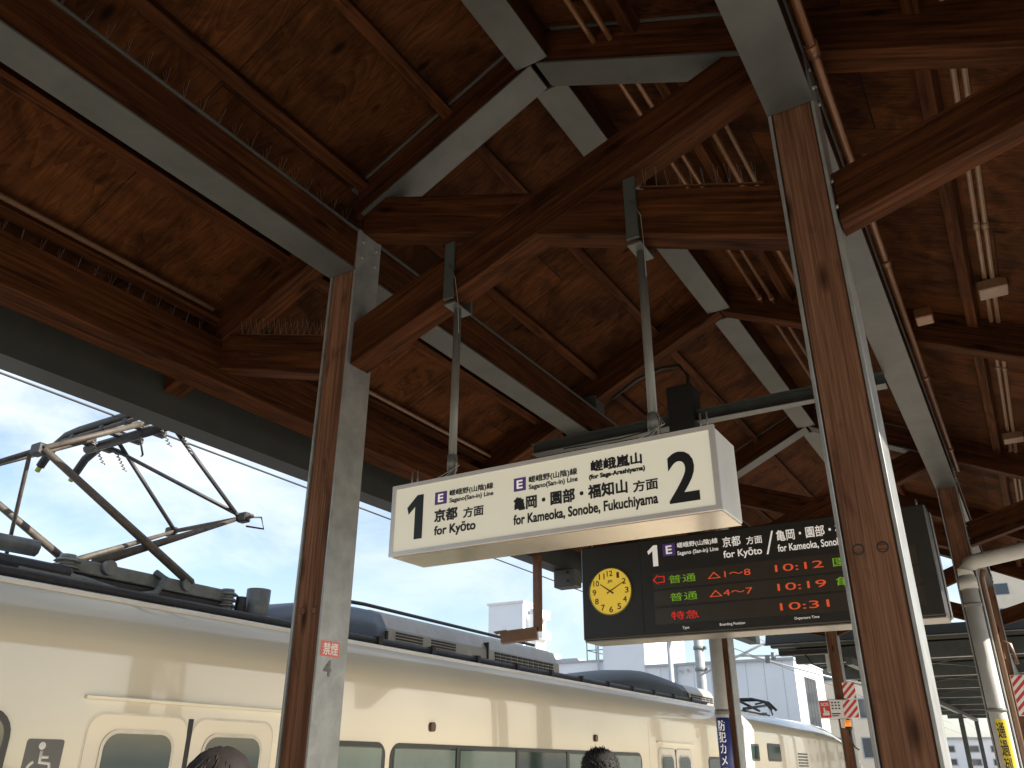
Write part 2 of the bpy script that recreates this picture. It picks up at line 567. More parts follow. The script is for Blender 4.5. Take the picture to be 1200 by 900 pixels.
def make_post(x, y):
    p = box("post", x - 0.078, x + 0.078, y - 0.006, y + 0.006, 0.0, 4.27, M['galv'], canopy)
    for s in (-1, 1):
        box("steel_flange", x + s * 0.0855 - 0.0065, x + s * 0.0855 + 0.0065, y - 0.095, y + 0.095, 0.002, 4.268, M['galv'], p, 0.002)
    for s in (-1, 1):
        o = beam("wood_infill", (x, y + s * 0.047, 0.02), (x, y + s * 0.047, 4.255), 0.0775, 0.152, M['post_wood'], p, upv=(1, 0, 0), bev=0.004)
    for zz in (3.50, 3.62, 4.10, 4.20):
        for sy in (-0.055, 0.055):
            bm = bmesh.new()
            cyl_bm(bm, (0, 0, 0), (0.010, 0, 0), 0.011, 0.010, 6)
            obj("bolt_head", bm, M['galv'], p, T((x + 0.0915, y + sy, zz)))
    for zz in (2.2, 0.75):
        for dx in (-0.036, 0.036):
            bm = bmesh.new()
            cyl_bm(bm, (0, 0, 0), (0, -0.0035, 0), 0.0145, 0.0135, 14)
            obj("dowel_plug", bm, M['post_wood'], p, T((x + dx, y - 0.0845, zz)))
            bm = bmesh.new()
            ra = [bm.verts.new((0.0185 * math.cos(q * math.pi / 9), 0, 0.0185 * math.sin(q * math.pi / 9))) for q in range(18)]
            rb = [bm.verts.new((0.0140 * math.cos(q * math.pi / 9), 0, 0.0140 * math.sin(q * math.pi / 9))) for q in range(18)]
            for q in range(18):
                bm.faces.new((ra[q], ra[(q + 1) % 18], rb[(q + 1) % 18], rb[q]))
            obj("plug_gap", bm, M['black'], p, T((x + dx, y - 0.0868, zz)))
    return p
for fy in POSTF:
    for x in (XL, XR):
        make_post(x, fy)

def cased_beam(name, p0, p1, h, parent):
    """steel I section seen as grey flanges with timber packed between them; p0,p1 on the underside"""
    p0, p1 = Vector(p0), Vector(p1)
    d = (p1 - p0).normalized()
    z = Vector((0, 0, 1))
    upn = (z - d * z.dot(d)).normalized()
    hh = h * upn.z
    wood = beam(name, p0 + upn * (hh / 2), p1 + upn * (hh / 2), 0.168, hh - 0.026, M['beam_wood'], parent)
    beam("steel_flange", p0 + upn * 0.006, p1 + upn * 0.006, 0.186, 0.012, M['steel'], wood, bev=0.001)
    beam("steel_flange", p0 + upn * (hh - 0.006), p1 + upn * (hh - 0.006), 0.186, 0.012, M['steel'], wood, bev=0.001)
    return wood

edges = [Y0 + 0.25] + POSTF + [Y1 - 0.25]
for x in (XL, XR):
    for a, b in zip(edges, edges[1:]):
        ya = a + (0.0955 if a in POSTF else 0); yb = b - (0.0955 if b in POSTF else 0)
        cased_beam("longitudinal_beam", (x, ya, 4.0), (x, yb, 4.0), 0.262, canopy)
frames_all = sorted(POSTF + MIDF)
rid = [Y0 + 0.25] + frames_all + [Y1 - 0.25]
for a, b in zip(rid, rid[1:]):
    ya = a + (0.10 if a in POSTF else 0.075 if a in MIDF else 0); yb = b - (0.10 if b in POSTF else 0.075 if b in MIDF else 0)
    cased_beam("ridge_beam", (RX, ya, 4.89), (RX, yb, 4.89), 0.25, canopy)

for fy in POSTF:
    for s in (-1, 1):
        d0, d1 = 0.012, abs(XL - RX) - 0.094
        cased_beam("rafter", (RX + s * d0, fy, zu(d0)), (RX + s * d1, fy, zu(d1)), DEP, canopy)
        d0, d1 = abs(XL - RX) + 0.094, 2.66
        hh = DEP * math.cos(SL)
        c0 = Vector((RX + s * d0, fy, zu(d0) + DEP / 2)); c1 = Vector((RX + s * d1, fy, zu(d1) + DEP / 2))
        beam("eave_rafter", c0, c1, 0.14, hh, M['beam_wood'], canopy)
        # strut from the post up to the eave beam
        a, b = 1.21 + 0.094, 2.20
        zs = lambda d: 3.43 + 0.285 * (d - 1.304)
        beam("strut", (RX + s * a, fy, zs(a) + 0.112), (RX + s * b, fy, zs(b) + 0.112), 0.12, 0.215, M['beam_wood'], canopy)
    # crossed braces between the two posts
    xa, xb = XL + 0.094, XR - 0.094
    zl = lambda x, s: 3.845 + s * 0.368 * (x - RX)
    beam("cross_brace", (xa, fy, zl(xa, 1) + 0.125), (xb, fy, zl(xb, 1) + 0.125), 0.140, 0.233, M['beam_wood'], canopy)
    beam("cross_brace", (xa, fy, zl(xa, -1) + 0.120), (xb, fy, zl(xb, -1) + 0.120), 0.136, 0.225, M['beam_wood'], canopy)
for fy in MIDF:
    for s in (-1, 1):
        d0, d1 = 0.004, 2.66
        hh = DEP * math.cos(SL)
        beam("rafter", (RX + s * d0, fy, zu(d0) + DEP / 2), (RX + s * d1, fy, zu(d1) + DEP / 2), 0.135, hh, M['beam_wood'], canopy)
        box("rafter_shoe", RX + s * 1.21 - 0.085, RX + s * 1.21 + 0.085, fy - 0.082, fy + 0.082, 4.263, 4.40, M['steel'], canopy, 0.003)
for s in (-1, 1):
    xe = RX + s * 2.28
    beam("eave_beam", (xe, Y0 + 0.2, 3.735), (xe, Y1 - 0.2, 3.735), 0.20, 0.27, M['beam_wood'], canopy)
    for d in (0.56, 1.13, 1.72, 2.27):
        h = 0.075
        W, L = frame((RX + s * d, Y0 + 0.15, zu(d) + DEP - h / 2 - 0.003), (RX + s * d, Y1 - 0.15, zu(d) + DEP - h / 2 - 0.003))
        W = W @ Matrix.Rotation(s * SL if True else 0, 4, 'X')
        obj("purlin", box_bm(bmesh.new(), -L / 2, L / 2, -0.034, 0.034, -h / 2, h / 2, 0.003), M['beam_wood'], canopy, W)
    # plywood ceiling and metal roofing, object X along the slope
    L = 2.72 / math.cos(SL)
    Wd = Matrix.Translation((RX, 0, zu(0) + DEP)) @ Matrix.Rotation(s * SL if s > 0 else -SL, 4, 'Y')
    x0, x1 = (0.0, L) if s > 0 else (-L, 0.0)
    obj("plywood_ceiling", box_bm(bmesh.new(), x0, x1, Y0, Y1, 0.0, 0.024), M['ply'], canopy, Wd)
    obj("metal_roofing", box_bm(bmesh.new(), x0, x1 + (0.06 if s > 0 else 0), Y0 - 0.05, Y1 + 0.05, 0.030, 0.065) if s > 0 else box_bm(bmesh.new(), x0 - 0.06, x1, Y0 - 0.05, Y1 + 0.05, 0.030, 0.065), M['roofmetal'], canopy, Wd)
    # sheet steel eaves gutter
    xi, xo = RX + s * 2.665, RX + s * 2.86
    a, b = sorted((xi, xo))
    prof = [(RX + s * 2.665, 3.90), (RX + s * 2.665, 3.49), (RX + s * 2.86, 3.49), (RX + s * 2.86, 3.84), (RX + s * 2.845, 3.84), (RX + s * 2.845, 3.505), (RX + s * 2.68, 3.505), (RX + s * 2.68, 3.90)]
    prism("eave_gutter", prof, Y0, Y1, M['fascia'], canopy)
for s in (-1, 1):
    tube("conduit", [(RX + s * 2.27 + (-s) * 0.07, Y0 + 0.3, 4.045), (RX + s * 2.27 + (-s) * 0.07, 2.70, 4.045)], 0.016, M['conduit_pale'], canopy)
tube("conduit", [(RX - 2.20, 3.02, 4.045), (RX - 2.20, 8.70, 4.045)], 0.016, M['conduit_pale'], canopy)
# conduits clipped to the ridge side and beside the right hand beam
def conduit_run(x, z, y0, y1, r, mat, n_coup=3):
    o = tube("conduit", [(x, y0, z), (x, y1, z)], r, mat, canopy)
    for k in range(n_coup):
        yy = y0 + (k + 0.6) * (y1 - y0) / n_coup
        cyl("coupling", (x, yy - 0.035, z), (x, yy + 0.035, z), r * 1.35, mat, o)
    return o
conduit_run(-0.228, 4.145, -2.0, 8.70, 0.020, M['conduit'], 6)
conduit_run(-1.22, 4.87, -2.0, 8.70, 0.016, M['conduit'], 5)
conduit_run(-1.13, 4.84, -2.0, 8.70, 0.016, M['conduit'], 5)
conduit_run(-0.87, 4.70, 3.4, 8.70, 0.020, M['conduit'], 3)
conduit_run(-0.79, 4.68, 3.4, 8.70, 0.014, M['conduit_pale'], 3)
conduit_run(0.25, 4.28, -1.0, 11.7, 0.014, M['conduit_pale'], 6)
conduit_run(0.29, 4.265, -1.0, 11.7, 0.014, M['conduit_pale'], 6)
for yy in (3.35, 5.1):
    box("junction_box", -0.17, -0.07, yy - 0.06, yy + 0.06, 4.06, 4.13, M['conduit'], canopy, 0.006)
for yy in (5.2, 8.2):
    box("junction_box", 0.20, 0.36, yy - 0.07, yy + 0.07, 4.19, 4.26, M['conduit_pale'], canopy, 0.006)

# bird spikes along ledges
def spikes(pts_line, n, h, label, lean=0.25):
    a, b = Vector(pts_line[0]), Vector(pts_line[1])
    c = a
    root = thing("bird_spike_strip", label, "bird spikes", a, "bird spike strips on the beams")
    bm = bmesh.new()
    d = (b - a).normalized()
    sx = d.cross(Vector((0, 0, 1))).normalized()
    for i in range(n):
        p = (b - a) * ((i + 0.5) / n)
        for k in (-1, 0, 1):
            tip = p + Vector((0, 0, h * random.uniform(0.8, 1.05))) + sx * (k * lean * h) + d * random.uniform(-0.012, 0.012)
            cyl_bm(bm, p, tip, 0.0007, 0.0005, 4, False)
    obj("spikes", bm, M['spike'], root, T(a))
    beam("base_strip", a + Vector((0, 0, 0.002)), b + Vector((0, 0, 0.002)), 0.018, 0.003, M['conduit'], root, plumb=False, bev=0)
spikes(((RX - 1.34, 2.80, 3.672), (RX - 2.05, 2.80, 3.874)), 15, 0.10, "bird spikes along top of short strut left of nearest left post")
spikes(((-3.80, -0.6, 3.873), (-3.80, 2.70, 3.873)), 34, 0.09, "bird spikes on eave beam above the train on the near left")
spikes(((-2.72, 0.2, 4.264), (-2.72, 2.72, 4.264)), 26, 0.11, "long bird spike row on top of left beam with grey steel underside")
spikes(((-1.05, 2.80, 3.913), (-0.52, 2.80, 3.718)), 10, 0.10, "bird spikes on falling cross brace near the right hand hanger rod")

# ---------------------------------------------------------------- hanging platform sign
SX0, SX1, SY0, SY1, SZ0, SZ1 = -2.262, -0.800, 2.690, 2.935, 2.374, 2.683
sign = thing("hanging_platform_sign", "backlit cream platform sign box with big 1 and 2 hung on two pipes", "sign", ((SX0 + SX1) / 2, 2.81, SZ0))
house = box("housing", SX0, SX1, SY0 + 0.006, SY1, SZ0, SZ1, M['sign_body'], sign, 0.006)
e = 0.022
bm = bmesh.new()
box_bm(bm, SX0 - .002, SX1 + .002, SY0 - 0.004, SY0 + 0.012, SZ0 - .002, SZ0 + e * .7)
box_bm(bm, SX0 - .002, SX1 + .002, SY0 - 0.004, SY0 + 0.012, SZ1 - e * .7, SZ1 + .002)
box_bm(bm, SX0 - .002, SX0 + e * .8, SY0 - 0.0035, SY0 + 0.0115, SZ0 + e * .7, SZ1 - e * .7)
box_bm(bm, SX1 - e * .8, SX1 + .002, SY0 - 0.0035, SY0 + 0.0115, SZ0 + e * .7, SZ1 - e * .7)
obj("frame", bm, M['sign_frame'], sign, None)
M['sign_base'] = mat_plain("polished_sign_base", (0.60, 0.54, 0.45), 0.16, 0.75, 0.10, 3)
box("base_cover", SX0 + 0.004, SX1 - 0.004, SY0 + 0.014, SY1 - 0.004, SZ0 - 0.004, SZ0 - 0.0025, M['sign_base'], sign)
FY = SY0 + 0.0015
face = box("face_panel", SX0 + e * .8, SX1 - e * .8, FY, SY0 + 0.0058, SZ0 + e * .7, SZ1 - e * .7, M['sign_face'], sign)
TY = FY - 0.0012
def st(name, s, x0, x1, z0, z1, mat='ink', bold=0.0):
    return text(name, s, x0, x1, z0, z1, TY, M[mat], sign, bold)
ONE = [(1.0, 0.0), (1.0, 1.0), (0.62, 1.0), (0.0, 0.74), (0.10, 0.58), (0.50, 0.74), (0.50, 0.0)]
def numeral_one(x0, x1, z0, z1, y, mat, parent):
    return prism("numeral", [(x0 + a * (x1 - x0), z0 + b * (z1 - z0)) for a, b in ONE], y - 0.0005, y + 0.0006, M[mat], parent)
numeral_one(-2.178, -2.092, 2.433, 2.626, TY, 'ink', sign)
def offset_text(name, s, off, x0, x1, z0, z1, y, mat, parent):
    me = text_mesh(s, off)
    xs = [v.co.x for v in me.vertices]; ys = [v.co.y for v in me.vertices]
    for v in me.vertices:
        v.co = ((v.co.x - min(xs)) / (max(xs) - min(xs)) * (x1 - x0), -v.co.z * 0.12, (v.co.y - min(ys)) / (max(ys) - min(ys)) * (z1 - z0))
    return obj(name, me, M[mat], parent, T((x0, y, z0)))
offset_text("numeral", "2", 0.022, -0.985, -0.872, 2.417, 2.607, TY, 'ink', sign)
for (a, b, z0, z1) in ((-2.031, -1.969, 2.567, 2.622), (-1.637, -1.581, 2.564, 2.619)):
    box("line_mark", a, b, FY - 0.0012, FY - 0.0002, z0, z1, M['purple'], sign)
    text("line_letter", "E", (a + b) / 2 - .014, (a + b) / 2 + .014, z0 + .010, z1 - .010, FY - 0.0022, M['white_ink'], sign, 0.02)
st("line_name", "嵯峨野(山陰)線", -1.955, -1.736, 2.591, 2.622, bold=0.019)
st("line_name", "Sagano(San-in) Line", -1.954, -1.735, 2.561, 2.586, bold=0.022)
st("destination", "京都", -2.030, -1.911, 2.491, 2.546, bold=0.031)
st("direction_word", "方面", -1.882, -1.781, 2.490, 2.534, bold=0.023)
st("destination", "for Kyōto", -2.028, -1.819, 2.424, 2.477, bold=0.025)
st("line_name", "嵯峨野(山陰)線", -1.567, -1.350, 2.586, 2.618, bold=0.019)
st("line_name", "Sagano(San-in) Line", -1.567, -1.349, 2.557, 2.583, bold=0.022)
st("destination", "嵯峨嵐山", -1.291, -1.080, 2.587, 2.634, bold=0.031)
st("destination", "(for Saga-Arashiyama)", -1.300, -1.070, 2.555, 2.579, bold=0.043)
st("destination", "亀岡・園部・福知山", -1.638, -1.144, 2.484, 2.539, bold=0.031)
st("direction_word", "方面", -1.122, -1.024, 2.481, 2.524, bold=0.023)
st("destination", "for Kameoka, Sonobe, Fukuchiyama", -1.638, -1.028, 2.415, 2.468, bold=0.025)
for rx in (-2.062, -1.085):
    zt = 3.72 if rx < -1.6 else 3.665
    z_b = 3.845 + (0.368 if rx < -1.6 else -0.368) * (rx - RX)    # underside of the brace
    rod = cyl("hanger_pipe", (rx, 2.85, SZ1 - 0.004), (rx, 2.85, z_b - 0.055), 0.019, M['rod'], sign)
    cyl("socket", (rx, 2.85, SZ1 + 0.09), (rx, 2.85, SZ1 + 0.16), 0.024, M['rod'], rod)
    br = box("bracket", rx - 0.028, rx + 0.028, 2.760, 2.7755, z_b - 0.035, z_b + 0.29, M['mount'], sign, 0.002)
    box("bracket_plate", rx - 0.032, rx + 0.032, 2.775, 2.925, z_b - 0.058, z_b - 0.046, M['mount'], br, 0.002)
    box("bracket_plate", rx - 0.027, rx + 0.027, 2.9255, 2.938, z_b - 0.045, z_b + 0.29, M['mount'], br, 0.002)
    w = tube("wire", [(rx + 0.005, 2.752, z_b + 0.16), (rx + 0.05, 2.748, z_b + 0.06), (rx + 0.035, 2.80, z_b - 0.05), (rx + 0.024, 2.83, z_b - 0.2)], 0.0017, M['rod'], sign, 6)
    for k in range(3):
        tube("wire", [(rx + 0.022, 2.84, SZ1 + 0.15), (rx + 0.03 + 0.012 * k, 2.83, SZ1 + 0.10), (rx + 0.045 - 0.04 * k, 2.80, SZ1 + 0.05), (rx - 0.02 - 0.05 * k * k, 2.79, SZ1 + 0.003)], 0.0018, M['pipe'] if k else M['conduit'], sign, 6)
for rx in (-2.17, -2.20, -0.835, -0.86):
    ey = cyl("eye_bolt", (rx, 2.74, SZ1 - 0.003), (rx, 2.74, SZ1 + 0.075), 0.0035, M['spike'], sign, n=8)

# ---------------------------------------------------------------- departure board
BX0, BX1, BY0, BY1, BZ0, BZ1 = -2.775, -0.372, 5.55, 5.84, 2.365, 3.045
board = thing("departure_board", "black LED departure board with yellow clock hung beneath dark steel rail", "departure board", ((BX0 + BX1) / 2, 5.7, BZ0))
box("housing", BX0, BX1, BY0, BY1, BZ0 + 0.001, BZ1, M['board'], board, 0.008)
box("bottom_trim", BX0 + 0.006, BX1 - 0.006, BY0 + 0.012, BY1 - 0.012, BZ0 - 0.012, BZ0 + 0.000, M['board_side'], board, 0.003)
box("end_trim", BX1 + 0.0005, BX1 + 0.010, BY0 + 0.20, BY1 - 0.006, BZ0 + 0.01, BZ1 - 0.01, M['board_side'], board, 0.002)
box("seam", -2.298, -2.292, BY0 - 0.0015, BY0 + 0.004, BZ0 + 0.01, BZ1 - 0.01, M['black'], board)
for (z0, z1) in ((2.683, 2.797), (2.563, 2.668), (2.437, 2.547)):
    box("display_window", -2.205, -0.47, BY0 - 0.003, BY0 + 0.003, z0, z1, M['led_panel'], board)
BT = BY0 - 0.0015
def bt(name, s, x0, x1, z0, z1, mat='white_ink', bold=0.0, y=None):
    return text(name, s, x0, x1, z0, z1, BT if y is None else y, M[mat], board, bold)
numeral_one(-2.233, -2.155, 2.845, 2.997, BT - 0.0005, 'white_ink', board)
box("line_mark", -2.114, -2.020, BY0 - 0.0025, BY0 - 0.0005, 2.908, 2.996, M['purple'], board)
text("line_letter", "E", -2.09, -2.044, 2.922, 2.982, BY0 - 0.0035, M['white_ink'], board, 0.02)
bt("line_name", "嵯峨野(山陰)線", -2.003, -1.705, 2.951, 2.995, bold=0.012)
bt("line_name", "Sagano (San-in) Line", -2.005, -1.705, 2.897, 2.933, bold=0.012)
bt("destination", "京都", -1.672, -1.545, 2.921, 2.992, bold=0.012)
bt("direction_word", "方面", -1.505, -1.397, 2.921, 2.975, bold=0.01)
bt("destination", "for Kyōto", -1.674, -1.407, 2.832, 2.899, bold=0.014)
prism("slash", [(-1.378, 2.840), (-1.366, 2.840), (-1.317, 2.994), (-1.329, 2.994)], BY0 - 0.002, BY0 - 0.0006, M['white_ink'], board)
bt("destination", "亀岡・園部・福知山", -1.300, -0.735, 2.918, 2.992, bold=0.012)
bt("direction_word", "方面", -0.700, -0.590, 2.920, 2.974, bold=0.01)
bt("destination", "for Kameoka, Sonobe, Fukuchiyama", -1.300, -0.60, 2.832, 2.896, bold=0.014)
LY = BY0 - 0.0045
for z0, kind, kc, pos, tm, dest, first in ((2.700, "普通", 'led_green', "△1～8", "10:12", "園部", True), (2.576, "普通", 'led_green', "△4～7", "10:19", "亀岡", False), (2.450, "特急", 'led_red', "", "10:31", "", False)):
    z0 += 0.012
    z1 = z0 + 0.056
    if first:
        prism("led_arrow", [(-2.205, z0 + .035), (-2.165, z0 + .07), (-2.165, z0 + .064), (-2.193, z0 + .035), (-2.165, z0 + .006), (-2.165, z0)], LY - .001, LY + .001, M['led_red'], board)
        prism("led_arrow", [(-2.165, z0 + .058), (-2.115, z0 + .058), (-2.115, z0 + .012), (-2.165, z0 + .012), (-2.165, z0 + .018), (-2.122, z0 + .018), (-2.122, z0 + .052), (-2.165, z0 + .052)], LY - .001, LY + .001, M['led_red'], board)
    bt("led_train_type", kind, -2.085, -1.885, z0, z1, kc, 0.0, LY)
    if pos:
        bt("led_boarding_position", pos, -1.800, -1.500, z0 + .004, z1 - .006, 'led_orange', 0.0, LY)
    bt("led_departure_time", tm, -1.335, -1.025, z0 + .004, z1 - .006, 'led_orange', 0.0, LY)
    if dest:
        bt("led_destination", dest, -0.965, -0.765, z0, z1, 'led_green', 0.0, LY)
bt("caption", "Type", -2.012, -1.964, 2.392, 2.414)
bt("caption", "Boarding Position", -1.748, -1.577, 2.394, 2.416)
bt("caption", "Departure Time", -1.252, -1.099, 2.398, 2.419)
# clock in the left end of the board
ck = Vector((-2.540, BY0, 2.700))
cl = cyl("clock_dial", ck + Vector((0, 0.002, 0)), ck + Vector((0, -0.006, 0)), 0.166, M['dial'], board, n=64)
bm = bmesh.new()
ring = [[(bm.verts.new(((rr) * math.cos(2 * math.pi * k / 64), yy, rr * math.sin(2 * math.pi * k / 64)))) for k in range(64)] for rr, yy in ((0.166, -0.006), (0.166, -0.012), (0.175, -0.010), (0.175, 0.0))]
for a, b in zip(ring, ring[1:]):
    for k in range(64):
        bm.faces.new((a[k], a[(k + 1) % 64], b[(k + 1) % 64], b[k]))
obj("clock_rim", bm, M['dial_rim'], cl, T(ck))
for h in range(1, 13):
    a = R(90 - 30 * h)
    px, pz = ck.x + 0.130 * math.cos(a), ck.z + 0.130 * math.sin(a)
    w = 0.015 if h < 10 else 0.023
    text("hour_numeral", str(h), px - w * (0.7 if h == 1 else 1), px + w * (0.7 if h == 1 else 1), pz - 0.021, pz + 0.021, ck.y - 0.0068, M['dial_ink'], cl, 0.012)
bm = bmesh.new()
for k in range(60):
    if k % 5:
        a = 2 * math.pi * k / 60
        cyl_bm(bm, (0.156 * math.cos(a), -0.0065, 0.156 * math.sin(a)), (0.161 * math.cos(a), -0.0065, 0.161 * math.sin(a)), 0.0008, n=4)
obj("minute_marks", bm, M['dial_ink'], cl, T(ck))
text("dial_lettering", "JR", ck.x - 0.022, ck.x + 0.022, ck.z + 0.058, ck.z + 0.082, ck.y - 0.0068, M['dial_rim'], cl, 0.02)
def hand(ang, ln, w, y):
    a = R(90 - ang)
    dx, dz = math.cos(a), math.sin(a)
    pts = [(ck.x - dx * 0.03 - dz * w, ck.z - dz * 0.03 + dx * w), (ck.x - dx * 0.03 + dz * w, ck.z - dz * 0.03 - dx * w), (ck.x + dx * ln + dz * w * .5, ck.z + dz * ln - dx * w * .5), (ck.x + dx * ln - dz * w * .5, ck.z + dz * ln + dx * w * .5)]
    prism("clock_hand", pts, ck.y - y, ck.y - y + 0.002, M['dial_ink'], cl)
hand(305, 0.098, 0.0062, 0.0105)
hand(62, 0.135, 0.0046, 0.013)
# steel rail and hangers that carry the board (they move with it)
RYB = 5.62
bm = bmesh.new()
box_bm(bm, -3.22, -0.45, RYB - 0.05, RYB + 0.05, 3.898, 3.906)
box_bm(bm, -3.22, -0.45, RYB - 0.05, RYB + 0.05, 3.984, 3.992)
box_bm(bm, -3.22, -0.45, RYB - 0.004, RYB + 0.004, 3.906, 3.984)
obj("support_rail", bm, M['mount'], board)
for hx in (-1.88, -0.76):
    hg = box("hanger_box", hx - 0.10, hx + 0.10, RYB - 0.10, RYB + 0.10, 3.80, 4.20, M['black'], board, 0.006)
    box("hanger_column", hx - 0.05, hx + 0.05, RYB - 0.05, RYB + 0.05, BZ1 - 0.003, 3.80, M['black'], board, 0.004)
for bx in (XL,):
    box("rail_clamp", bx - 0.10, bx + 0.10, RYB - 0.06, RYB + 0.06, 3.9925, 4.0, M['mount'], board, 0.001)
tube("flex_conduit", [(-1.86, 5.70, 4.20), (-1.86, 5.72, 4.36), (-1.93, 5.74, 4.47), (-2.08, 5.75, 4.49), (-2.3, 5.76, 4.45), (-2.55, 5.77, 4.33)], 0.014, M['black'], board, 10)
tube("cable", [(-2.9, 5.55, 3.88), (-2.4, 5.55, 3.87), (-1.98, 5.55, 3.90), (-1.4, 5.56, 3.895), (-0.6, 5.56, 3.885)], 0.006, M['black'], board, 6)
for ex in (BX0 + 0.05, BX1 - 0.05):
    cyl("eye_bolt", (ex, 5.65, BZ1 - .004), (ex, 5.65, BZ1 + 0.06), 0.006, M['spike'], board, n=8)

# ---------------------------------------------------------------- things on the posts
st_ = box("no_smoking_sticker", XL + 0.0925, XL + 0.0932, 2.772, 2.890, 2.000, 2.066, M['pink_red'])
tag(st_, "small red no smoking sticker on grey side of left post", "sticker")
for nm, s in (("lettering", "禁煙"),):
    text(nm, s, 2.785, 2.880, 2.007, 2.060, XL + 0.0936, M['white'], st_, 0.012, face='+X')
nb = text("painted_number", "4", 2.800, 2.850, 1.915, 1.985, XL + 0.0926, M['grey_mark'], None, 0.03, face='+X')
tag(nb, "worn grey figure 4 stencilled on left post below red sticker", "number")

def wrap_text(name, s, px, py, r, z0, z1, half, mat, parent, bold=0.0):
    me = embolden(text_mesh(s, 0.0, 'CENTER', 1.02), bold, bold, 0.0012)
    xs = [v.co.x for v in me.vertices]; ys = [v.co.y for v in me.vertices]
    ax, bx, ay, by = min(xs), max(xs), min(ys), max(ys)
    for v in me.vertices:
        u = (-half + (v.co.x - ax) / (bx - ax) * 2 * half) / r
        w = z0 + (v.co.y - ay) / (by - ay) * (z1 - z0)
        rr = r + v.co.z * 0.1
        v.co = (rr * math.sin(u), -rr * math.cos(u), w - z0)
    return obj(name, me, mat, parent, T((px, py, z0)))

p = thing("drain_pipe", "grey downpipe with navy security camera label in front of second left post", "pipe", (-2.735, 8.66, 0))
PXX, PYY = -2.80, 8.675
pp = cyl("pipe_run", (PXX, PYY, 0.0), (PXX, PYY, 3.42), 0.066, M['pipe'], p, n=28)
tube("pipe_elbow", [(PXX, PYY, 3.41), (PXX - 0.02, PYY, 3.50), (PXX - 0.12, PYY, 3.56), (PXX - 1.44, PYY, 3.66)], 0.064, M['pipe'], p, 20)
cyl("collar", (PXX, PYY, 1.985), (PXX, PYY, 2.03), 0.072, M['pipe_ring'], p, n=28)
lb = cyl("label_sleeve", (PXX, PYY, 1.05), (PXX, PYY, 1.955), 0.0682, M['blue_label'], p, n=28)
wrap_text("lettering", "防\n犯\nカ\nメ\nラ\n作\n動\n中", PXX, PYY, 0.0686, 1.09, 1.93, 0.036, M['white_ink'], lb, 0.01)

p = thing("drain_pipe", "white downpipe with yellow passing train label beside second right post, elbow at top", "pipe", (-0.355, 8.62, 0))
PXX, PYY = -0.355, 8.62
cyl("pipe_run", (PXX, PYY, 0.0), (PXX, PYY, 3.12), 0.070, M['pipe'], p, n=28)
tube("pipe_elbow", [(PXX, PYY, 3.11), (PXX, PYY, 3.17), (PXX + 0.035, PYY, 3.22), (PXX + 0.10, PYY, 3.245), (PXX + 1.4, PYY, 3.44)], 0.068, M['pipe'], p, 20)
cyl("coupling", (PXX, PYY, 3.00), (PXX, PYY, 3.10), 0.076, M['pipe'], p, n=28)
cyl("collar", (PXX, PYY, 2.845), (PXX, PYY, 2.875), 0.0765, M['pipe_ring'], p, n=28)
cyl("collar", (PXX, PYY, 1.955), (PXX, PYY, 1.985), 0.0765, M['pipe_ring'], p, n=28)
bm = bmesh.new()
va = []
for k in range(9):
    a = R(-25 + k * 9)
    va.append([bm.verts.new((0.0715 * math.sin(a), -0.0715 * math.cos(a), zz)) for zz in (0, 0.87)])
for a, b in zip(va, va[1:]):
    bm.faces.new((a[0], b[0], b[1], a[1]))
yl = obj("label_sleeve", bm, M['yellow_label'], p, T((PXX, PYY, 1.03)))
me = wrap_text("lettering", "通\n過\n列\n車\n注\n意", PXX, PYY, 0.0722, 1.06, 1.87, 0.031, M['ink'], yl, 0.012)
p = tube("cable_conduit", [(-0.215, 8.70, 3.18), (-0.235, 8.70, 3.10), (-0.235, 8.70, 0.0)], 0.022, M['conduit_pale'])
tag(p, "thin beige conduit running down beside white downpipe at right", "conduit")
p = tube("cable_conduit", [(-0.12, 8.75, 2.35), (-0.14, 8.75, 2.52), (-0.20, 8.75, 2.56), (-0.215, 8.76, 2.40)], 0.016, M['conduit_pale'])
tag(p, "short looped grey conduit bend right of white downpipe", "conduit")

# emergency button box on the third left post
sos = thing("emergency_button_box", "red and white SOS emergency button board on third left post", "emergency sign", (-2.78, 14.72, 2.1))
SY = 14.66
sb = box("sign_board", -3.12, -2.52, SY, SY + 0.06, 2.155, 2.435, M['white'], sos, 0.004)
rp = box("red_panel", -3.105, -2.945, SY - 0.004, SY - 0.0005, 2.172, 2.420, M['red'], sos)
text("lettering", "SOS", -3.085, -2.965, 2.345, 2.395, SY - 0.0055, M['white'], rp, 0.02)
bm = bmesh.new()   # pressing hand pictogram
box_bm(bm, -0.012, 0.012, -0.001, 0.001, -0.02, 0.06)
for k in range(3):
    box_bm(bm, 0.014 + k * 0.02, 0.032 + k * 0.02, -0.001, 0.001, -0.02, 0.02 - k * 0.006)
box_bm(bm, -0.03, 0.075, -0.001, 0.001, -0.055, -0.022)
obj("hand_pictogram", bm, M['white'], rp, T((-3.04, SY - 0.0055, 2.26)))
bm = bmesh.new()
for k in range(9):
    xx, zz = -2.92 + (k % 3) * 0.05, 2.385 - (k // 3) * 0.045
    box_bm(bm, xx, xx + 0.028, SY - 0.004, SY - 0.0005, zz, zz + 0.02)
box_bm(bm, -2.93, -2.80, SY - 0.004, SY - 0.0005, 2.22, 2.235)
box_bm(bm, -2.93, -2.83, SY - 0.004, SY - 0.0005, 2.19, 2.203)
obj("small_print", bm, M['ink'], sb)
for (x0, x1, z0, z1) in ((-2.745, -2.528, 2.165, 2.425), (-2.71, -2.52, 2.452, 2.69)):
    box("chevron_plate", x0, x1, SY - 0.006, SY - 0.001, z0, z1, M['stripe'], sos)
bx_ = box("button_case", -2.82, -2.74, SY, SY + 0.08, 2.02, 2.15, M['white'], sos, 0.006)
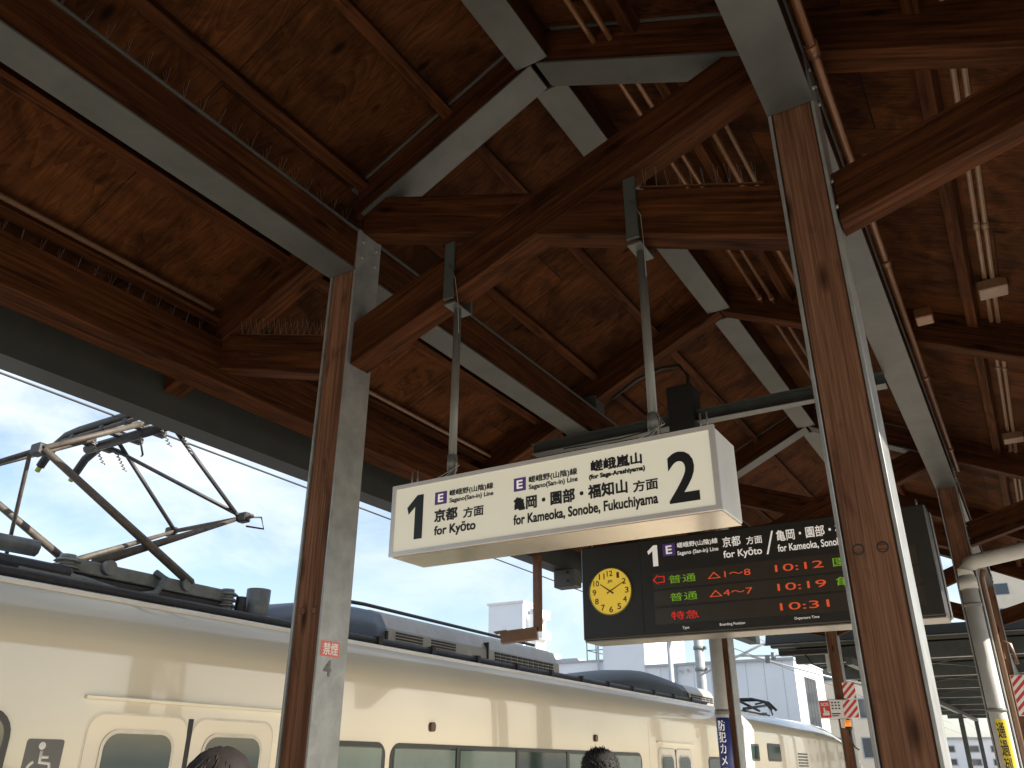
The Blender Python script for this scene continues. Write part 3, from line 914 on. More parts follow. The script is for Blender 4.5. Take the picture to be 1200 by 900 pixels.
p = thing("warning_lamp", "orange beacon lamp on third left post below the SOS board", "lamp", (-2.70, 14.64, 1.9))
cyl("lens", (-2.70, 14.60, 2.03), (-2.70, 14.60, 2.13), 0.048, M['orange'], p, 0.040)
cyl("base", (-2.70, 14.60, 1.985), (-2.70, 14.60, 2.03), 0.052, M['black'], p)
tube("cable", [(-2.70, 14.60, 1.985), (-2.70, 14.60, 1.86), (-2.66, 14.65, 1.74), (-2.62, 14.72, 1.70)], 0.012, M['black'], p, 8)
p = thing("hazard_plate", "red and white chevron plate on third right post at picture edge", "warning plate", (-0.2, 14.70, 2.16))
box("chevron_plate", -0.33, -0.10, 14.68, 14.690, 2.16, 2.70, M['stripe'], p)
box("back_plate", -0.34, -0.09, 14.6905, 14.75, 2.15, 2.71, M['white'], p)

# camera on a drop pole and grey box under the eave
cp = thing("hanging_camera", "brown drop pole with small camera housing hung from eave beside sign", "camera", (-4.15, 7.3, 3.5))
box("drop_pole", -4.195, -4.122, 7.27, 7.343, 2.73, 3.495, M['conduit'], cp, 0.004)
hb = beam("camera_housing", (-4.16, 7.30, 2.71), (-4.50, 7.16, 2.67), 0.12, 0.115, M['conduit_pale'], cp, False, 0.006)
beam("sun_hood", (-4.44, 7.185, 2.735), (-4.56, 7.135, 2.72), 0.14, 0.012, M['conduit_pale'], hb, False, 0.002)
gb = thing("speaker_box", "small grey box with two bolts fixed under eave left of departure board", "speaker", (-4.2, 8.2, 3.5))
box("casing", -4.36, -4.10, 8.02, 8.20, 3.29, 3.488, M['steel'], gb, 0.01)
for zz in (3.35, 3.44):
    cyl("bolt", (-4.18, 8.018, zz), (-4.18, 8.006, zz), 0.014, M['black'], gb)

# ---------------------------------------------------------------- express train on the left track
M['cream'] = mat_plain("glossy_cream_paint", (0.79, 0.735, 0.595), 0.16, 0.0, 0.02, 1.2, coat=1.0, bumpy=0.012)
M['trainroof'] = mat_plain("pale_train_roof", (0.84, 0.83, 0.80), 0.35, 0.0, 0.06, 3, coat=0.3)
M['rub'] = mat_plain("black_rubber", (0.015, 0.015, 0.015), 0.5)
M['glass'] = mat_plain("tinted_window_glass", (0.030, 0.060, 0.054), 0.05, 0.0, 0.25, 1.2, spec=0.8)
M['wframe'] = mat_plain("window_surround", (0.045, 0.045, 0.043), 0.35)
M['dframe'] = mat_plain("pale_metal_window_rim", (0.58, 0.54, 0.46), 0.3, 0.3)
M['acsilver'] = mat_plain("silver_roof_unit", (0.42, 0.41, 0.38), 0.4, 0.2, 0.12, 4)
M['acblue'] = mat_plain("slate_blue_roof_dome", (0.10, 0.125, 0.17), 0.4, 0.0, 0.12, 4)
M['acdark'] = mat_plain("dark_roof_dome", (0.040, 0.046, 0.048), 0.5, 0.0, 0.2, 4)
M['panto'] = mat_plain("weathered_pantograph_tube", (0.100, 0.082, 0.063), 0.6, 0.2, 0.35, 14)
M['pantodark'] = mat_plain("dark_pantograph_steel", (0.045, 0.042, 0.042), 0.5, 0.3, 0.3, 14)
M['pantogrey'] = mat_plain("grey_roof_equipment", (0.19, 0.205, 0.20), 0.5, 0.1, 0.25, 12)
M['insul'] = mat_plain("grey_porcelain_insulator", (0.24, 0.255, 0.25), 0.25, 0.0, 0.2)
M['horn'] = mat_plain("yellow_green_horn_tip", (0.45, 0.50, 0.06), 0.5)
M['amber'] = mat_plain("brown_marker_lens", (0.10, 0.035, 0.015), 0.2)
M['yg'] = mat_plain("yellow_green_inside_panel", (0.62, 0.66, 0.08), 0.6, emit=0.05)  # panel inside the door window, given a faint glow of its own
M['seam'] = mat_plain("panel_seam_line", (0.45, 0.41, 0.33), 0.5)  # darker cream for the thin vertical panel seams
M['blind'] = mat_plain("pale_green_blind_behind_glass", (0.20, 0.27, 0.235), 0.08, var=0.15, scale=2, spec=0.7)
M['seat'] = mat_plain("dark_seat_back_behind_glass", (0.05, 0.06, 0.06), 0.08, spec=0.7)
M['plate'] = mat_plain("dark_grey_plate", (0.13, 0.13, 0.125), 0.4, var=0.06)
TS = math.atan(0.0105)
TROT = Matrix.Rotation(-TS, 4, 'X')
TC = -5.85
train = thing("express_train", "cream express train with raised pantograph standing along the left platform edge", "train", (TC, 3.0, 0), rot=TROT)
TW = WORLD[train.name]
HW = 1.40
def section(hw, z_bot, z_top):
    h = z_top - z_bot
    pr = [(hw, z_bot), (hw, z_bot + h * 0.35), (hw, z_bot + h * 0.60), (hw, z_top - .47), (hw - .005, z_top - .40), (hw - .025, z_top - .335), (hw - .075, z_top - .27), (hw - .15, z_top - .195), (hw - .24, z_top - .125), (hw - .35, z_top - .075), (hw * .5, z_top - .03), (0, z_top)]
    return pr + [(-x, z) for x, z in reversed(pr[:-1])]
bm = bmesh.new()
secs = [(-17, HW, -0.75, 2.57), (18.2, HW, -0.75, 2.57), (19.2, HW, -0.75, 2.54), (20.4, HW - .015, -0.75, 2.45), (21.6, HW - .05, -0.75, 2.28), (22.7, HW - .11, -0.75, 2.04), (23.6, HW - .20, -0.74, 1.74), (24.3, HW - .36, -0.7, 1.40), (24.7, HW - .6, -0.6, 1.05)]
rings = []
for y, hw, zb, zt in secs:
    rings.append([bm.verts.new((x, y, z)) for x, z in section(hw, zb, zt)])
for a, b in zip(rings, rings[1:]):
    for i in range(len(a) - 1):
        f = bm.faces.new((a[i], a[i + 1], b[i + 1], b[i])); f.smooth = True
        if a[i].co.z > 2.49 and a[i + 1].co.z > 2.49 or (abs(a[i].co.x) < 1.0 and a[i].co.y < 19.5):
            f.material_index = 1
    f = bm.faces.new((a[0], a[-1], b[-1], b[0]))
bm.faces.new(rings[0]); bm.faces.new(rings[-1])
obj("body", bm, [M['cream'], M['trainroof']], train, TW)
def tl(x, y, z): return Vector((x, y, z))
def tbox(name, x0, x1, y0, y1, z0, z1, mat, parent=train, bev=0.0):
    return box(name, x0, x1, y0, y1, z0, z1, mat, parent, bev, TW)
def tprism(name, pts, d0, d1, mat, parent=train, bev=0.0):
    return prism(name, pts, d0, d1, mat, parent, TW, 'X', bev)
def ttube(name, pts, r, mat, parent=train, n=8):
    return tube(name, pts, r, mat, parent, n, TW)
S = HW      # outer skin
def window(y0, y1, z0, z1, r, frame_mat, fw=0.03, sill=True, glass='glass', mull=()):
    fr = tprism("window", rrect(y0, y1, z0, z1, r), S - 0.02, S + 0.006, M[frame_mat])
    tprism("pane", rrect(y0 + fw, y1 - fw, z0 + fw, z1 - fw, max(0.02, r - fw)), S - 0.01, S + 0.0085, M[glass], fr)
    for m in mull:
        tprism("mullion", [(m - .022, z0 + fw * .6), (m + .022, z0 + fw * .6), (m + .022, z1 - fw * .6), (m - .022, z1 - fw * .6)], S + 0.006, S + 0.014, M['wframe'], fr)
    return fr
# local y = world y - 3
YT = lambda y: y - 3.0
# first doorway
def door(y0, y1, z1, win=True):
    ym = (y0 + y1) / 2
    for a, b in ((y0, ym - 0.018), (ym + 0.018, y1)):
        d = tprism("door", rrect(a, b, -0.05, z1, 0.09 if win else 0.06), S - 0.02, S + 0.004, M['cream'])
        seam = []
        o = rrect(a - 0.012, b + 0.012, -0.06, z1 + 0.014, 0.095)
        tprism("door_seal", o, S - 0.03, S + 0.0015, M['dframe'], d)
        w = (b - a)
        wy0, wy1 = a + w * 0.17, b - w * 0.15
        fr = tprism("window_rim", rrect(wy0 - .02, wy1 + .02, 0.86, z1 - 0.075, 0.10), S, S + 0.010, M['dframe'], d)
        tprism("pane", rrect(wy0, wy1, 0.88, z1 - 0.095, 0.085), S, S + 0.0125, M['glass'], d)
        if win and a < ym - 0.3 and y0 < 2:
            tprism("inside_panel", rrect(wy0 + .02, wy0 + .17, 1.1, 1.50, 0.05), S, S + 0.0135, M['yg'], d)
    tprism("door_gap_rubber", [(ym - .018, -.05), (ym + .018, -.05), (ym + .018, z1), (ym - .018, z1)], S - 0.02, S + 0.003, M['rub'])
door(YT(2.86), YT(4.19), 1.80)
door(YT(10.95), YT(12.20), 1.775)
door(YT(-12.3), YT(-11.0), 1.80)
tbox("door_gutter", S - 0.01, S + 0.028, YT(2.80), YT(4.26), 1.872, 1.892, M['cream'], bev=0.004)
tbox("door_gutter", S - 0.01, S + 0.022, YT(10.9), YT(12.3), 1.845, 1.86, M['cream'], bev=0.004)
window(YT(5.00) - .55, YT(5.38), 0.86, 1.715, 0.10, 'wframe', 0.035)
window(YT(5.44), YT(10.40), 0.86, 1.715, 0.11, 'wframe', 0.035, mull=(YT(6.36), YT(7.36), YT(8.4), YT(9.4)))
window(YT(0.3), YT(2.45), 0.86, 1.80, 0.13, 'wframe', 0.035)
window(YT(-10.5), YT(0.0), 0.86, 1.72, 0.11, 'wframe', 0.035, mull=tuple(YT(-9 + 1.5 * k) for k in range(6)))
window(YT(12.9), YT(13.9), 0.86, 1.70, 0.09, 'wframe', 0.035)
window(YT(15.15), YT(15.62), 1.66, 1.93, 0.04, 'wframe', 0.035)
window(YT(16.15), YT(17.05), 1.66, 1.96, 0.05, 'wframe', 0.045)
for yy in (4.62, 10.66, 12.62, 14.75, 17.6):
    tbox("panel_seam", S - 0.002, S + 0.0012, YT(yy), YT(yy) + 0.006, -0.6, 2.08, M['seam'])
for (ya, yb, za) in ((5.49, 6.32, 1.36), (6.40, 7.32, 1.44), (8.44, 9.36, 1.30), (4.50, 5.33, 1.42), (9.44, 10.35, 1.38)):
    tbox("window_blind", S + 0.007, S + 0.0098, YT(ya), YT(yb), za, 1.672, M['blind'])
for yy in (6.05, 6.75, 7.75, 8.8, 9.8):
    tprism("seat_back", rrect(YT(yy) - .16, YT(yy) + .16, 0.9, 1.28, 0.09), S + 0.007, S + 0.0095, M['seat'])
wc = tprism("wheelchair_plate", rrect(YT(2.545), YT(2.745), 1.42, 1.665, 0.015), S - 0.005, S + 0.003, M['plate'])
bm = bmesh.new()
tube_bm(bm, [(0, 0.00, 0.075), (0, 0.002, 0.02), (0, 0.055, 0.015), (0, 0.075, -0.055), (0, 0.10, -0.055)], 0.010, 6)
tube_bm(bm, [(0, 0.0, 0.045), (0, 0.045, 0.045)], 0.008, 6)
tube_bm(bm, [(0, 0.062 * math.cos(t), -0.03 + 0.062 * math.sin(t)) for t in [R(120 + 12 * k) for k in range(19)]], 0.009, 6)
bmesh.ops.create_uvsphere(bm, u_segments=10, v_segments=6, radius=0.019, matrix=T((0, -0.002, 0.098)))
for v in bm.verts: v.co.x *= 0.12
obj("wheelchair_mark", bm, M['white'], wc, TW @ T((S + 0.0045, YT(2.63), 1.535)))
for yy in (5.96, 9.08):
    tb = tprism("marker_lamp", rrect(YT(yy) - .032, YT(yy) + .032, 1.81, 1.885, .028), S - .01, S + 0.03, M['amber'])
for k in range(5):
    tbox("cab_louvre", S - 0.015, S + 0.012, YT(18.35), YT(19.1), 1.58 + 0.055 * k, 1.605 + 0.055 * k, M['rub'])
tbox("roof_gutter", S - 0.265, S - 0.235, -16.9, 13.8, 2.440, 2.470, M['trainroof'], bev=0.004)
# roof walkway tube seen along the edge
ttube("roof_cable_duct", [(0.86, -16, 2.56), (0.86, YT(14.6), 2.56)], 0.03, M['pantodark'])
for k in range(12):
    tbox("duct_clip", 0.82, 0.90, YT(5.0 + 0.8 * k), YT(5.0 + 0.8 * k) + 0.05, 2.53, 2.60, M['pantodark'])

def ac_unit(y0, y1, dome_len, dome_mat, box_top):
    prof = [(0.70, 2.50), (0.69, 2.72), (0.60, box_top - 0.05), (0.45, box_top), (0, box_top + 0.02)]
    prof = prof + [(-x, z) for x, z in reversed(prof[:-1])]
    r = prism("air_conditioner", prof, y0 + dome_len, y1, M['acsilver'], train, TW, 'Y', 0.012)
    bm = bmesh.new()
    rings = []
    for k in range(11):
        t = k / 10
        y = y0 + dome_len * t
        s = math.sqrt(max(0.0, 1 - (1 - t) ** 2)) * (0.985 + (0.30 * math.sin(math.pi * t) ** 1.2 if dome_mat == 'acdark' else 0.0))
        w = 0.72 + 0.28 * math.sqrt(max(0, 1 - (1 - t) ** 2))
        rings.append([bm.verts.new((x * w, y, 2.50 + (z - 2.50) * s)) for x, z in prof])
    for a, b in zip(rings, rings[1:]):
        for i in range(len(a) - 1):
            f = bm.faces.new((a[i], a[i + 1], b[i + 1], b[i])); f.smooth = True
    bm.faces.new(rings[-1])
    obj("dome", bm, M[dome_mat], r, TW)
    tbox("seam_strip", -0.70, 0.705, y0 + dome_len - 0.015, y0 + dome_len + 0.015, 2.52, 2.70, M['rub'], r)
    return r
a1 = ac_unit(YT(4.50), YT(9.58), 1.64, 'acblue', 2.92)
for y0, n, z0, z1 in ((6.28, 9, 2.60, 2.68), (6.85, 9, 2.60, 2.68)):
    bm = bmesh.new()
    for k in range(5):
        box_bm(bm, 0.690, 0.704, YT(y0), YT(y0) + 0.42, 2.585 + 0.027 * k, 2.598 + 0.027 * k)
    obj("louvre", bm, M['rub'], a1, TW)
bm = bmesh.new()
for k in range(11):
    for j in range(4):
        box_bm(bm, 0.690, 0.704, YT(8.05) + 0.125 * k, YT(8.05) + 0.125 * k + 0.095, 2.585 + 0.035 * j, 2.607 + 0.035 * j)
obj("louvre", bm, M['rub'], a1, TW)
tbox("joint_strip", 0.45, 0.708, YT(7.88), YT(7.90), 2.53, 2.80, M['rub'], a1)
ttube("roof_line", [(0.42, YT(5.2), 2.93), (0.42, YT(6.1), 2.965), (0.42, YT(9.4), 2.955)], 0.018, M['rub'], a1)
a2 = ac_unit(YT(10.6), YT(15.6), 3.6, 'acdark', 2.88)
bm = bmesh.new()
for k in range(6):
    for j in range(3):
        box_bm(bm, 0.690, 0.704, YT(14.35) + 0.19 * k, YT(14.35) + 0.19 * k + 0.15, 2.60 + 0.035 * j, 2.622 + 0.035 * j)
obj("louvre", bm, M['rub'], a2, TW)

# pantograph: lower arms cross, knees at both ends, collector head in the middle
pan = obj("pantograph", cyl_bm(bmesh.new(), (-0.5, YT(3.64), 2.71), (0.5, YT(3.64), 2.71), 0.035), M['pantogrey'], train, TW)
def pt(name, pts, r, mat, n=8): return ttube(name, pts, r, M[mat], pan, n)
XN, XF = 0.52, -0.40
for x in (XN, XF):
    # base rails and insulators
    bm = bmesh.new(); box_bm(bm, x - 0.035, x + 0.035, YT(3.00), YT(4.32), 2.70, 2.79, 0.006)
    obj("base_rail", bm, M['pantogrey'], pan, TW)
    for yy in (3.02, 4.36):
        bm = bmesh.new()
        for k in range(4):
            cyl_bm(bm, (0, 0, 0.045 * k), (0, 0, 0.045 * k + 0.02), 0.085, 0.06, 14)
            cyl_bm(bm, (0, 0, 0.045 * k + 0.02), (0, 0, 0.045 * k + 0.045), 0.05, 0.05, 12)
        cyl_bm(bm, (0, 0, -0.09), (0, 0, 0.0), 0.10, 0.085, 14)
        obj("insulator", bm, M['insul'], pan, TW @ T((x + 0.02, YT(yy), 2.62)))
    for yy in (3.3, 3.95):
        bm = bmesh.new(); cyl_bm(bm, (x + 0.036, 0, 0), (x + 0.075, 0, 0), 0.05, 0.05, 16)
        obj("shaft_cap", bm, M['pantogrey'], pan, TW @ T((0, YT(yy), 2.765)))
    # lower arms
    xo = x + (0.05 if x > 0 else -0.05)
    bm = tube_bm(bmesh.new(), [(xo, YT(3.98), 2.78), (xo, YT(2.66), 3.43)], [0.034, 0.024], 6)
    obj("lower_arm", bm, M['panto'], pan, TW)
    xi = x - (0.05 if x > 0 else -0.05)
    bm = tube_bm(bmesh.new(), [(xi, YT(3.25), 2.80), (xi, YT(4.42), 3.40)], [0.040, 0.016], 6)
    obj("lower_arm", bm, M['panto'], pan, TW)
    # upper arms
    pt("upper_arm", [(xo, YT(2.66), 3.43), (xo * 0.8, YT(3.52), 3.97)], 0.021, 'panto')
    pt("upper_arm", [(xi, YT(4.42), 3.40), (xi * 0.85, YT(3.70), 3.97)], 0.017, 'pantodark')
    for yy, zz in ((2.66, 3.43), (4.42, 3.40)):
        bm = bmesh.new(); box_bm(bm, -0.05, 0.05, -0.035, 0.035, -0.04, 0.04, 0.01)
        obj("knee_joint", bm, M['pantodark'], pan, TW @ T((x, YT(yy), zz)))
pt("knee_shaft", [(XF - 0.35, YT(2.66), 3.43), (XN + 0.04, YT(2.66), 3.43)], 0.019, 'pantodark')
pt("knee_shaft", [(XF - 0.05, YT(4.42), 3.40), (XN + 0.10, YT(4.42), 3.40)], 0.020, 'panto')
pt("stay_rod", [(XN, YT(4.42), 3.40), (XF, YT(3.66), 3.96)], 0.016, 'pantodark')
pt("stay_rod", [(XN - .1, YT(2.66), 3.42), (XF, YT(3.1), 2.80)], 0.014, 'panto')
# collector head
for yy in (3.46, 3.76):
    pts = [(-0.98, YT(yy), 3.82), (-0.86, YT(yy), 3.955), (-0.68, YT(yy), 4.035), (-0.5, YT(yy), 4.05), (0.5, YT(yy), 4.05), (0.68, YT(yy), 4.035), (0.86, YT(yy), 3.955), (0.98, YT(yy), 3.82)]
    h_ = pt("contact_strip", pts, 0.036, 'pantodark')
    for s in (-1, 1):
        ttube("horn_tip", [(s * 0.93, YT(yy), 3.88), (s * 1.01, YT(yy), 3.78)], 0.022, M['horn'], pan)
for x in (-0.42, 0.42):
    pt("head_link", [(x, YT(3.40), 3.95), (x, YT(3.82), 3.95)], 0.024, 'pantodark')
    for yy in (3.5, 3.7):
        bm = bmesh.new()
        tube_bm(bm, [(0.012 * math.cos(k * 1.3), 0.012 * math.sin(k * 1.3) + 0.004 * k, -0.0045 * k) for k in range(36)], 0.005, 5)
        obj("spring", bm, M['spike'], pan, TW @ T((x + 0.06, YT(yy), 3.94)))
pt("head_frame", [(-0.6, YT(3.61), 3.95), (0.6, YT(3.61), 3.95)], 0.04, 'pantodark')
for x in (-0.55, -0.15, 0.15, 0.55):
    bm = bmesh.new(); box_bm(bm, x - 0.03, x + 0.03, YT(3.42), YT(3.80), 3.965, 4.015, 0.006)
    obj("head_cross_bar", bm, M['pantodark'], pan, TW)
pt("head_frame", [(-0.7, YT(3.44), 3.985), (0.7, YT(3.44), 3.985)], 0.018, 'panto')
pt("jumper_cable", [(0.3, YT(3.5), 3.93), (0.36, YT(3.46), 3.80), (0.34, YT(3.52), 3.70), (0.2, YT(3.6), 3.74)], 0.008, 'pantodark', 6)
pt("jumper_cable", [(XN + .02, YT(4.42), 3.40), (XN + .05, YT(4.56), 3.43), (XN + .05, YT(4.60), 3.34), (XN + .02, YT(4.44), 3.33)], 0.008, 'pantodark', 6)
pt("power_cable", [(0.62, YT(2.0), 2.66), (0.62, YT(3.1), 2.64), (0.60, YT(3.5), 2.60), (0.62, YT(3.66), 2.64), (0.62, YT(3.72), 2.76), (0.55, YT(3.68), 2.80)], 0.03, 'pantogrey')
pt("power_cable", [(0.60, -16, 2.66), (0.60, YT(3.0), 2.66)], 0.055, 'pantodark')
pt("air_cylinder", [(0.35, YT(1.4), 2.81), (0.35, YT(2.90), 2.84)], 0.055, 'pantogrey')
bm = bmesh.new(); box_bm(bm, -0.55, 0.55, YT(2.95), YT(4.40), 2.575, 2.695, 0.01)
obj("base_frame", bm, M['pantodark'], pan, TW)
bm = bmesh.new(); cyl_bm(bm, (0.62, YT(4.60), 2.53), (0.62, YT(4.60), 2.83), 0.095, 0.095, 20)
obj("lightning_arrester", bm, M['pantogrey'], train, TW)
bm = bmesh.new(); cyl_bm(bm, (0.60, YT(4.45), 2.53), (0.60, YT(4.45), 2.75), 0.05, 0.04, 12)
box_bm(bm, 0.5, 0.7, YT(4.2), YT(4.55), 2.53, 2.585)
obj("arrester_base", bm, M['pantodark'], train, TW)
# folded pantograph further along
pan2 = obj("pantograph", box_bm(bmesh.new(), -0.55, 0.55, YT(17.95), YT(19.80), 2.55, 2.63, 0.01), M['pantodark'], train, TW)
def p2(name, pts, r, mat): return ttube(name, pts, r, M[mat], pan2, 6)
for x in (-0.5, 0.5):
    p2("folded_arm", [(x, YT(18.00), 2.66), (x, YT(19.70), 2.82)], 0.03, 'pantodark')
    p2("folded_arm", [(x * .8, YT(17.80), 2.84), (x * .8, YT(19.50), 2.70)], 0.026, 'pantodark')
    for yy in (18.1, 19.5):
        p2("insulator", [(x, YT(yy), 2.53), (x, YT(yy), 2.66)], 0.07, 'insul')
for yy in (18.5, 18.85):
    p2("contact_strip", [(-0.95, YT(yy), 2.66), (-0.8, YT(yy), 2.82), (-0.55, YT(yy), 2.88), (0.55, YT(yy), 2.88), (0.8, YT(yy), 2.82), (0.95, YT(yy), 2.66)], 0.03, 'pantodark')
p2("jumper_cable", [(0.5, YT(18.90), 2.8), (0.58, YT(19.30), 2.86), (0.6, YT(19.70), 2.74), (0.55, YT(20.00), 2.64)], 0.02, 'pantodark')

# ---------------------------------------------------------------- overhead wires
M['wire'] = mat_plain("dark_overhead_wire", (0.05, 0.05, 0.05), 0.5, 0.3)
def wire(name, pts, r, label):
    o = tube(name, pts, r, M['wire'], None, 6)
    return tag(o, label, "wire")
wz = lambda y: 4.075 - 0.0115 * (y - 2.5)
wire("contact_wire", [(-5.86, y, wz(y)) for y in (-30, 0, 10, 30, 60, 110)], 0.0085, "dark contact wire running above the train roof past the pantograph")
wire("feeder_wire", [(-9.2, y, 6.3 - 0.012 * y) for y in (-30, 10, 60, 110)], 0.008, "thin feeder wire high behind the hanging camera pole")
wire("messenger_wire", [(-5.86, y, 5.0 - 0.0115 * y + 0.4 * ((y % 40) / 20 - 1) ** 2) for y in range(-20, 101, 5)], 0.007, "sagging wire strung above the contact wire, mostly behind the eave")
# portal pole and bracket arm beyond the train
M['concrete'] = mat_plain("grey_concrete_pole", (0.36, 0.37, 0.37), 0.7, 0.0, 0.12)
pole = thing("catenary_pole", "grey banded steel pole standing behind the train before pale building", "pole", (-9.05, 26.3, -1.1))
cyl("pole_shaft", (-9.05, 26.3, -1.1), (-9.05, 26.3, 7.4), 0.16, M['concrete'], pole, 0.14, 20)
for zz in (4.05, 4.7, 5.3):
    cyl("band", (-9.05, 26.3, zz), (-9.05, 26.3, zz + 0.10), 0.175, M['pantogrey'], pole, n=20)
    box("band_lug", -8.90, -8.80, 26.24, 26.36, zz, zz + 0.09, M['pantogrey'], pole)
gx = thing("catenary_bracket", "thin pale steel wire bracket with diagonal brace beyond the second left post", "wire bracket", (-9.05, 21.8, -1.1))
M['palesteel'] = mat_plain("pale_zinc_steel", (0.5, 0.51, 0.52), 0.4, 0.3)
for a, b, r in (((-8.4, 22, 4.55), (-4.9, 22, 4.55), 0.035), ((-7.6, 22, 3.55), (-5.2, 22, 4.5), 0.03), ((-6.6, 22, 3.98), (-3.6, 22, 3.86), 0.022), ((-6.4, 22.1, 4.02), (-3.0, 26.5, 3.05), 0.025)):
    cyl("arm", a, b, r, M['palesteel'], gx, n=10)
cyl("mast", (-8.4, 22, -1.1), (-8.4, 22, 5.2), 0.07, M['palesteel'], gx, n=14)
for x, z in ((-5.78, 3.86), (-5.62, 3.93)):
    cyl("insulator", (x, 22, z - 0.09), (x, 22, z + 0.09), 0.06, M['pantogrey'], gx, n=12)

# ---------------------------------------------------------------- buildings beyond the track
M['wall_blue'] = mat_plain("pale_blue_grey_siding", (0.78, 0.81, 0.86), 0.7, 0.0, 0.04, 0.8, bumpy=0.05)
M['wall_white'] = mat_plain("white_render", (0.78, 0.77, 0.74), 0.8, 0.0, 0.06, 0.7, bumpy=0.05)
M['wall_beige'] = mat_plain("beige_render", (0.70, 0.62, 0.50), 0.8, 0.0, 0.06, 0.7, bumpy=0.05)
M['trim'] = mat_plain("grey_trim", (0.40, 0.42, 0.45), 0.6)
M['dkglass'] = mat_plain("dark_window_glass", (0.04, 0.05, 0.06), 0.08, spec=0.8)
b = thing("warehouse", "long pale blue grey flat roofed building behind the train", "building", (-13.4, 40, -1.1))
box("wall", -19.4, -16.05, 34.0, 39, -1.1, 5.36, M['wall_blue'], b)
box("wall", -16.05, -14.1, 33.95, 38.9, -1.1, 6.9, M['wall_blue'], b)
box("wall", -14.1, -7.95, 34.0, 39, -1.1, 5.02, M['wall_blue'], b)
box("parapet_cap", -19.45, -16.05, 33.92, 39, 5.36, 5.44, M['trim'], b)
box("parapet_cap", -14.095, -7.90, 33.88, 39, 5.02, 5.12, M['trim'], b)
for (px_, z0, z1) in ((-16.25, 3.3, 6.6), (-15.3, 3.0, 4.9), (-12.75, 2.5, 5.0), (-16.42, 3.0, 4.7)):
    cyl("downpipe", (px_, 33.88, z0), (px_, 33.88, z1), 0.05, M['trim'], b, n=8)
for (px_, pz) in ((-18.42, 4.79), (-17.22, 4.81), (-12.51, 4.80), (-12.18, 4.82)):
    lt = cyl("wall_lamp", (px_, 33.995, pz), (px_, 33.86, pz), 0.085, M['white'], b, n=14)
    cyl("lamp_glass", (px_, 33.859, pz), (px_, 33.80, pz), 0.06, M['trim'], lt, n=14)
for k in range(16):
    xx = -19.2 + 0.72 * k
    if -16.1 < xx < -14.0: continue
    box("panel_joint", xx, xx + 0.012, 33.992, 34.02, -1.0, 5.0, M['trim'], b)
wv = box("window_strip", -7.955, -7.93, 35.3, 37.4, 1.6, 4.6, M['trim'], b)
for k in range(4):
    box("pane", -7.929, -7.915, 35.36 + 0.5 * k, 35.80 + 0.5 * k, 1.7, 4.5, M['dkglass'], wv)
rl = thing("roof_railing", "thin dark roof railing on warehouse just left of the departure board", "railing", (-16.1, 33.9, 5.4))
bm = bmesh.new()
for xx in (-17.0, -16.55, -16.1):
    for yy in (34.3, 36.2):
        cyl_bm(bm, (xx, yy, 5.44), (xx, yy, 6.35), 0.022, n=6)
obj("posts", bm, M['darksteel'], rl)
bm = bmesh.new()
for zz in (5.9, 6.35):
    for yy in (34.3, 36.2):
        cyl_bm(bm, (-17.0, yy, zz), (-16.1, yy, zz), 0.018, n=6)
    for xx in (-17.0, -16.1):
        cyl_bm(bm, (xx, 34.3, zz), (xx, 36.2, zz), 0.018, n=6)
obj("rails", bm, M['darksteel'], rl)

def far_windows(parent, x, y0, n, dy, z0, nz, dz, w, h, mat='dkglass', face='+X'):
    for i in range(n):
        for j in range(nz):
            if face == '+X':
                f = box("window", x, x + 0.05, y0 + dy * i, y0 + dy * i + w, z0 + dz * j, z0 + dz * j + h, M['trim'], parent)
            else:
                f = box("window", y0 + dy * i, y0 + dy * i + w, x - 0.05, x, z0 + dz * j, z0 + dz * j + h, M['trim'], parent)
                box("pane", y0 + dy * i + .08, y0 + dy * i + w - .08, x - 0.08, x - 0.051, z0 + dz * j + .08, z0 + dz * j + h - .08, M[mat], f)
b = thing("apartment_tower", "white block tower rising behind train with balconies on sunny side", "building", (-31, 54, -1.1))
box("wall", -32.5, -29.65, 50.0, 51.6, -1.1, 11.35, M['wall_blue'], b)
box("roof_slab", -32.6, -29.55, 49.9, 51.7, 11.35, 11.5, M['wall_white'], b)
box("stair_block", -29.65, -28.9, 50.5, 51.9, -1.1, 10.6, M['wall_white'], b)
for k in range(7):
    box("balcony", -28.9, -28.45, 50.6, 51.8, 2.2 + 1.35 * k, 2.75 + 1.35 * k, M['wall_white'], b)
box("roof_tank", -29.5, -29.0, 50.7, 51.6, 10.6, 11.0, M['trim'], b)
b = thing("low_house", "low grey roofed house between tower and warehouse", "building", (-27, 52, -1.1))
box("wall", -28.0, -24.6, 49, 55, -1.1, 6.7, M['wall_white'], b)
prism("roof", [(-28.2, 6.7), (-24.4, 6.7), (-24.9, 7.3), (-27.7, 7.3)], 48.8, 55.2, M['trim'], b)
box("roof_box", -27.6, -26.9, 49.4, 50.4, 7.3, 7.75, M['wall_blue'], b)
b = thing("beige_office_building", "sunlit beige building with recessed windows beyond nose of the train", "building", (-8.6, 50, -1.1))
box("wall", -14, -8.3, 62, 80, -1.1, 9.0, M['wall_beige'], b)
far_windows(b, -8.3, 64, 5, 3.0, 1.5, 3, 2.4, 1.6, 1.3)
far_windows(b, 62.0, -13.4, 2, 2.6, 1.5, 3, 2.4, 1.6, 1.3, face='-Y')
box("roof_slab", -14.2, -8.1, 61.8, 80.2, 9.0, 9.3, M['wall_white'], b)
b = thing("grey_station_building", "distant grey blocks with small windows seen low between right posts", "building", (-4, 95, -1.1))
box("wall", -9.5, 1.5, 92, 104, -1.1, 3.1, M['wall_blue'], b)
far_windows(b, 92.0, -9.0, 5, 2.0, 0.9, 2, 1.1, 1.1, 0.6, face='-Y')
box("roof_slab", -9.7, 1.7, 91.8, 104.2, 3.1, 3.3, M['trim'], b)
